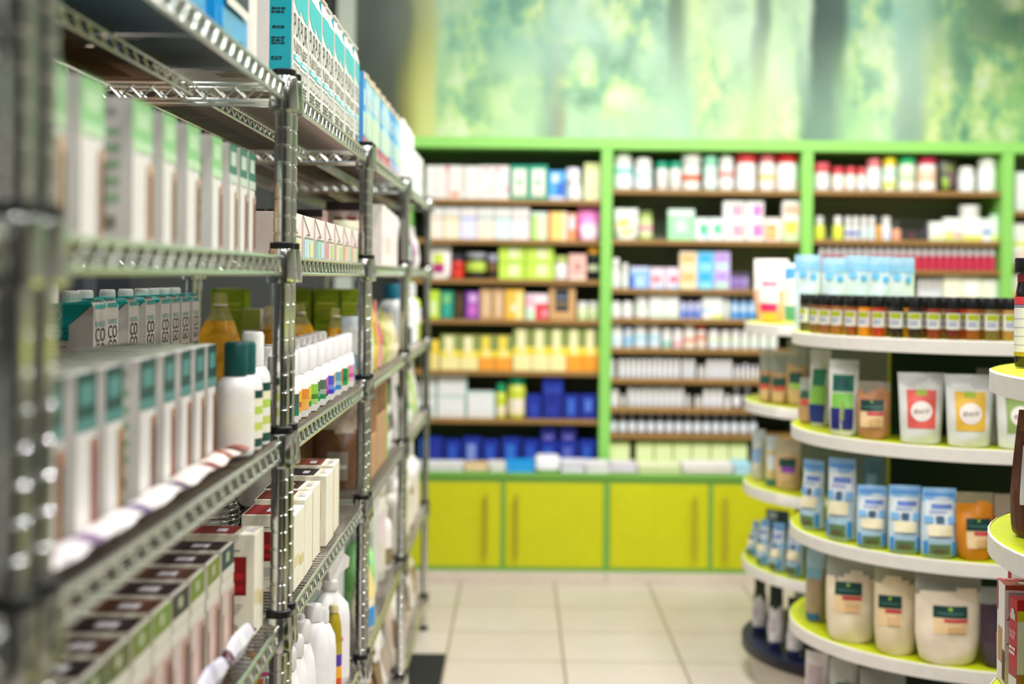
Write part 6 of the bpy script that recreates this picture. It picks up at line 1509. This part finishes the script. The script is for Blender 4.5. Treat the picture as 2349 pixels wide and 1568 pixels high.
# ---- lowest tier
for i, (a, c, tp) in enumerate(((1722, 1764, 1330), (1762, 1802, 1345), (1806, 1848, 1372))):
    bagput('far', 5, a, c, tp, .06, 'black and white bag with silver top, %s at the far end of lowest tier' % ORD[i], lambda w, h, i=i: pouch(w, .03, h, '#d9d4d2', '#26301f' if i != 1 else '#1c2a24', .66, ((.0, .0, 1, .14, '#1f2c5a'), (.0, .4, .16, .7, '#20261c'), (.3, .3, .7, .5, '#c4bcc0')), False, .9, .9, (), (), .2, 60 + i), .6, group='black and white bags at the far end of lowest tier')
bagput('near', 5, 1846, 1908, 1496, .06, 'pink white bag at the left end of lowest tier', lambda w, h: pouch(w, .03, h, '#dccfd0', '#e9e2e2', .7, ((.2, .5, .8, .8, '#c9b4b8'),), False, .9, .95, (), (), .3, 70), .5)
bagput('near', 5, 1904, 1972, 1512, .06, 'grey green bag with dark print, second on lowest tier', lambda w, h: pouch(w, .03, h, '#9aa08c', '#b9bcb0', .7, ((.3, .4, .9, .7, '#1f4a3c'),), False, .9, .95, (), (), .25, 71), .4)
bagput('near', 5, 1976, 2080, 1538, .06, 'dark clear-topped bag, third on lowest tier', lambda w, h: pouch(w, .03, h, '#4a3a34', '#8f8f88', .78, ((.2, .3, .8, .6, '#d9c4a0'),), False, .9, .98, (), (), .2, 72), .3)
# ---- goods on the stand at the photo edge
@cached
def sauce_bottle():
    h, r = .182, .0175
    b = MB(); b.lathe([(r * .92, 0), (r, .004), (r, h * .62), (r * .9, h * .70), (r * .72, h * .80), (r * .70, h * .87)], mat('#241a14', .12, coat=.5), 24)
    c = MB(); c.lathe([(r * 1.0, h * .872), (r * 1.04, h * .885), (r * 1.04, h * .985), (r * .98, h)], mat('#0d0d10', .4), 24)
    q = MB()
    for z0, z1, cc in ((.10, .14, '#b9a01a'), (.14, .545, '#e4e0e4'), (.55, .57, '#8a84b4'), (.575, .645, '#d83a48')):
        q.lathe([(r + .0006, h * z0), (r + .0006, h * z1)], mat(cc, .4), 24, caps=False)
    for k in range(4):
        q.lathe([(r + .0009, h * (.20 + .08 * k)), (r + .0009, h * (.207 + .08 * k))], mat('#b9b0c4', .4), 24, caps=False)
    nk = MB()
    nk.lathe([(r * .78, h * .78), (r * .78, h * .85)], mat('#6a1420', .4), 24, caps=False)
    return [P('bottle_body', b), P('cap', c, 'black cap'), P('label', q), P('neck_band', nk, 'red neck band')]
put('sauce_bottle', 'dark bottle with black cap and white red label, top tier at photo edge', 'bottle', sauce_bottle(), (.849, 2.38, LV[0] + .002), .2)
bb = pouch(.105, .042, .20, '#5e3420', '#7a4a30', .82, ((.15, .26, .96, .72, '#e4e2e8'), (.36, .30, .96, .315, '#8a86a4'), (.36, .36, .96, .375, '#a09cba'), (.5, .44, .95, .45, '#a09cba')), False, .8, .72, (('~1', .40, .40, .56, .43, '#4a4a84'),), (), .22, 80)
put('pouch_bag', 'brown bag with white curved label on the second tier at photo edge', 'bag', bb, (.838, 2.262, LV[1] + .002), -.35)
def snack_box(w, d, h, front):
    dec = [('L', 0, .0, 1, 1, '#e0d8dc'), ('F', 0, 0, 1, 1, '#efe9ec')]
    if front:
        dec = [('L', 0, .30, 1, 1, '#c02232'), ('L', 0, .24, 1, .34, '#a83a40'), ('L', 0, 0, 1, .26, '#e4dcdc'), ('L', .2, .80, .8, .86, '#c9d4c0'), ('L', .3, .84, .7, .90, '#c9d4c0'),
               ('F', 0, 0, 1, .86, '#f0ecf0'), ('F', 0, .80, 1, .90, '#d9cc1a'), ('F', 0, .90, 1, 1, '#c41c2e'), ('F', .0, 0, .6, .30, '#b9803a'), ('F', .05, .05, .3, .22, '#d9a85a'), ('F', .2, .12, .5, .3, '#c8944a'), ('T', 0, 0, 1, 1, '#c41c2e')]
        tx = [('L', 'GLUTEN', .12, .665, .88, .70, '#efe0e0'), ('L', 'FREE', .2, .62, .8, .655, '#efe0e0'), ('L', '~2', .12, .46, .88, .55, '#efe0e0'), ('T', '~2', .12, .3, .8, .55, '#f0dede')]
    else:
        dec = [('F', 0, 0, 1, 1, '#e6e0e8'), ('L', 0, 0, 1, 1, '#e2dcda'), ('L', .15, .2, .7, .55, '#b08a5a'), ('L', .7, .05, 1, .35, '#4a2420'), ('L', .0, .7, .15, 1, '#b03a34'),
               ('F', .0, .955, 1, 1, '#a8482e'), ('T', 0, 0, 1, .62, '#a8523a'), ('T', 0, .62, 1, 1, '#c42a36'), ('T', .35, .15, .75, .5, '#e9e2e4'),
               ('F', .04, .655, .96, .665, '#14143a'), ('F', .04, .415, .96, .425, '#14143a')]
        for i in range(11):
            dec.append(('F', .06, .92 - i * .018, .9 - .1 * (i % 3), .929 - i * .018, '#8f8aa8'))
        for i in range(9):
            dec.append(('F', .06, .625 - i * .022, .7 - .12 * (i % 3), .633 - i * .022, '#9a96b0'))
        for i in range(10):
            dec.append(('F', .06, .395 - i * .024, .75 - .12 * (i % 3), .403 - i * .024, '#9a96b0'))
        tx = [('F', 'Nutrition', .05, .675, .75, .71, '#1f1c4a'), ('T', '~2', .08, .72, .34, .9, '#f2e0e0'), ('T', '~1', .45, .72, .66, .9, '#bcd4b4')]
    return carton_box(w, d, h, '#a8482e' if not front else '#c41c2e', tuple(dec), tuple(tx), .001)
put('snack_box', 'white and brick red box showing its nutrition table, third tier at photo edge', 'box', snack_box(.075, .06, .170, False), (.864, 2.415, LV[2] + .002), -.12)
put('snack_box', 'red gluten free box with yellow band in front, third tier at photo edge', 'box', snack_box(.14, .036, .170, True), (.874, 2.295, LV[2] + .002), 0.0)
put('snack_box', 'brick brown box behind the nutrition table box, third tier at photo edge', 'box', snack_box(.09, .055, .176, False), (.925, 2.51, LV[2] + .002), .35)

# ------------------------------------------------------------------ lamps
def lamp(x, y, sx, sy, power, z=ZC - .012, col=(1, .98, .96), aim=None):
    l = bpy.data.lights.new('ceiling_and_fill_lamp', 'AREA')
    l.shape = 'RECTANGLE'
    l.size, l.size_y = sx, sy
    l.energy = power
    l.color = col
    o = bpy.data.objects.new('ceiling_and_fill_lamp', l)
    o.location = (x, y, z)
    if aim:
        d = Vector(aim) - Vector((x, y, z))
        o.rotation_euler = d.to_track_quat('-Z', 'Y').to_euler()
    COL.objects.link(o)
    return o
for x in (.15, 1.2):
    for y in (-.6, .9, 2.3, 3.7, 5.1):
        lamp(x, y, .16, 1.15, LAMP_W * (.75 if y > 0 else .35))
for x in (-1.1, .62, 2.4):
    for y in (-.9, .3, 1.6, 2.9, 4.3):
        lamp(x, y, .11, .11, LAMP_W * (.45 if x < 0 else .95 if x < 1 else .45) * (1 if y > .5 else .5))
# unseen fill spots, added to brighten the bookcase interior and the picture
for x in (-.2, .5, 1.2, 1.9, 2.7):
    lamp(x, 4.1, .16, .16, FILL_SPOT_W, ZC - .15, (1, .98, .96), (x, 6.9, 1.35))
w = bpy.data.worlds.new('World')
w.use_nodes = True
w.node_tree.nodes['Background'].inputs[0].default_value = (.9, .95, 1, 1)
w.node_tree.nodes['Background'].inputs[1].default_value = .1
SC.world = w
# ------------------------------------------------------------------ camera
cam = bpy.data.cameras.new('camera')
cam.sensor_width = 36.0
cam.sensor_fit = 'HORIZONTAL'
cam.lens = 36.0 * F / 2349.0
cam.shift_x = -(VX - 1174.5) / 2349.0
cam.shift_y = -(784.0 - VY) / 2349.0
cam.clip_start = .05
cam.dof.use_dof = True
cam.dof.focus_distance = 2.42
cam.dof.aperture_fstop = 2.3
cam.dof.aperture_blades = 9
co = bpy.data.objects.new('camera', cam)
co.matrix_world = Matrix.Translation((0, 0, E)) @ Matrix.Rotation(math.pi / 2, 4, 'X') @ Matrix.Rotation(PHI, 4, 'Z')
COL.objects.link(co)
SC.camera = co
SC.view_settings.view_transform = 'Standard'
SC.view_settings.look = 'None'
SC.view_settings.gamma = 1
SC.view_settings.exposure = EXPO
SC.cycles.max_bounces = 8
SC.cycles.sample_clamp_indirect = 8
SC.cycles.use_denoising = True
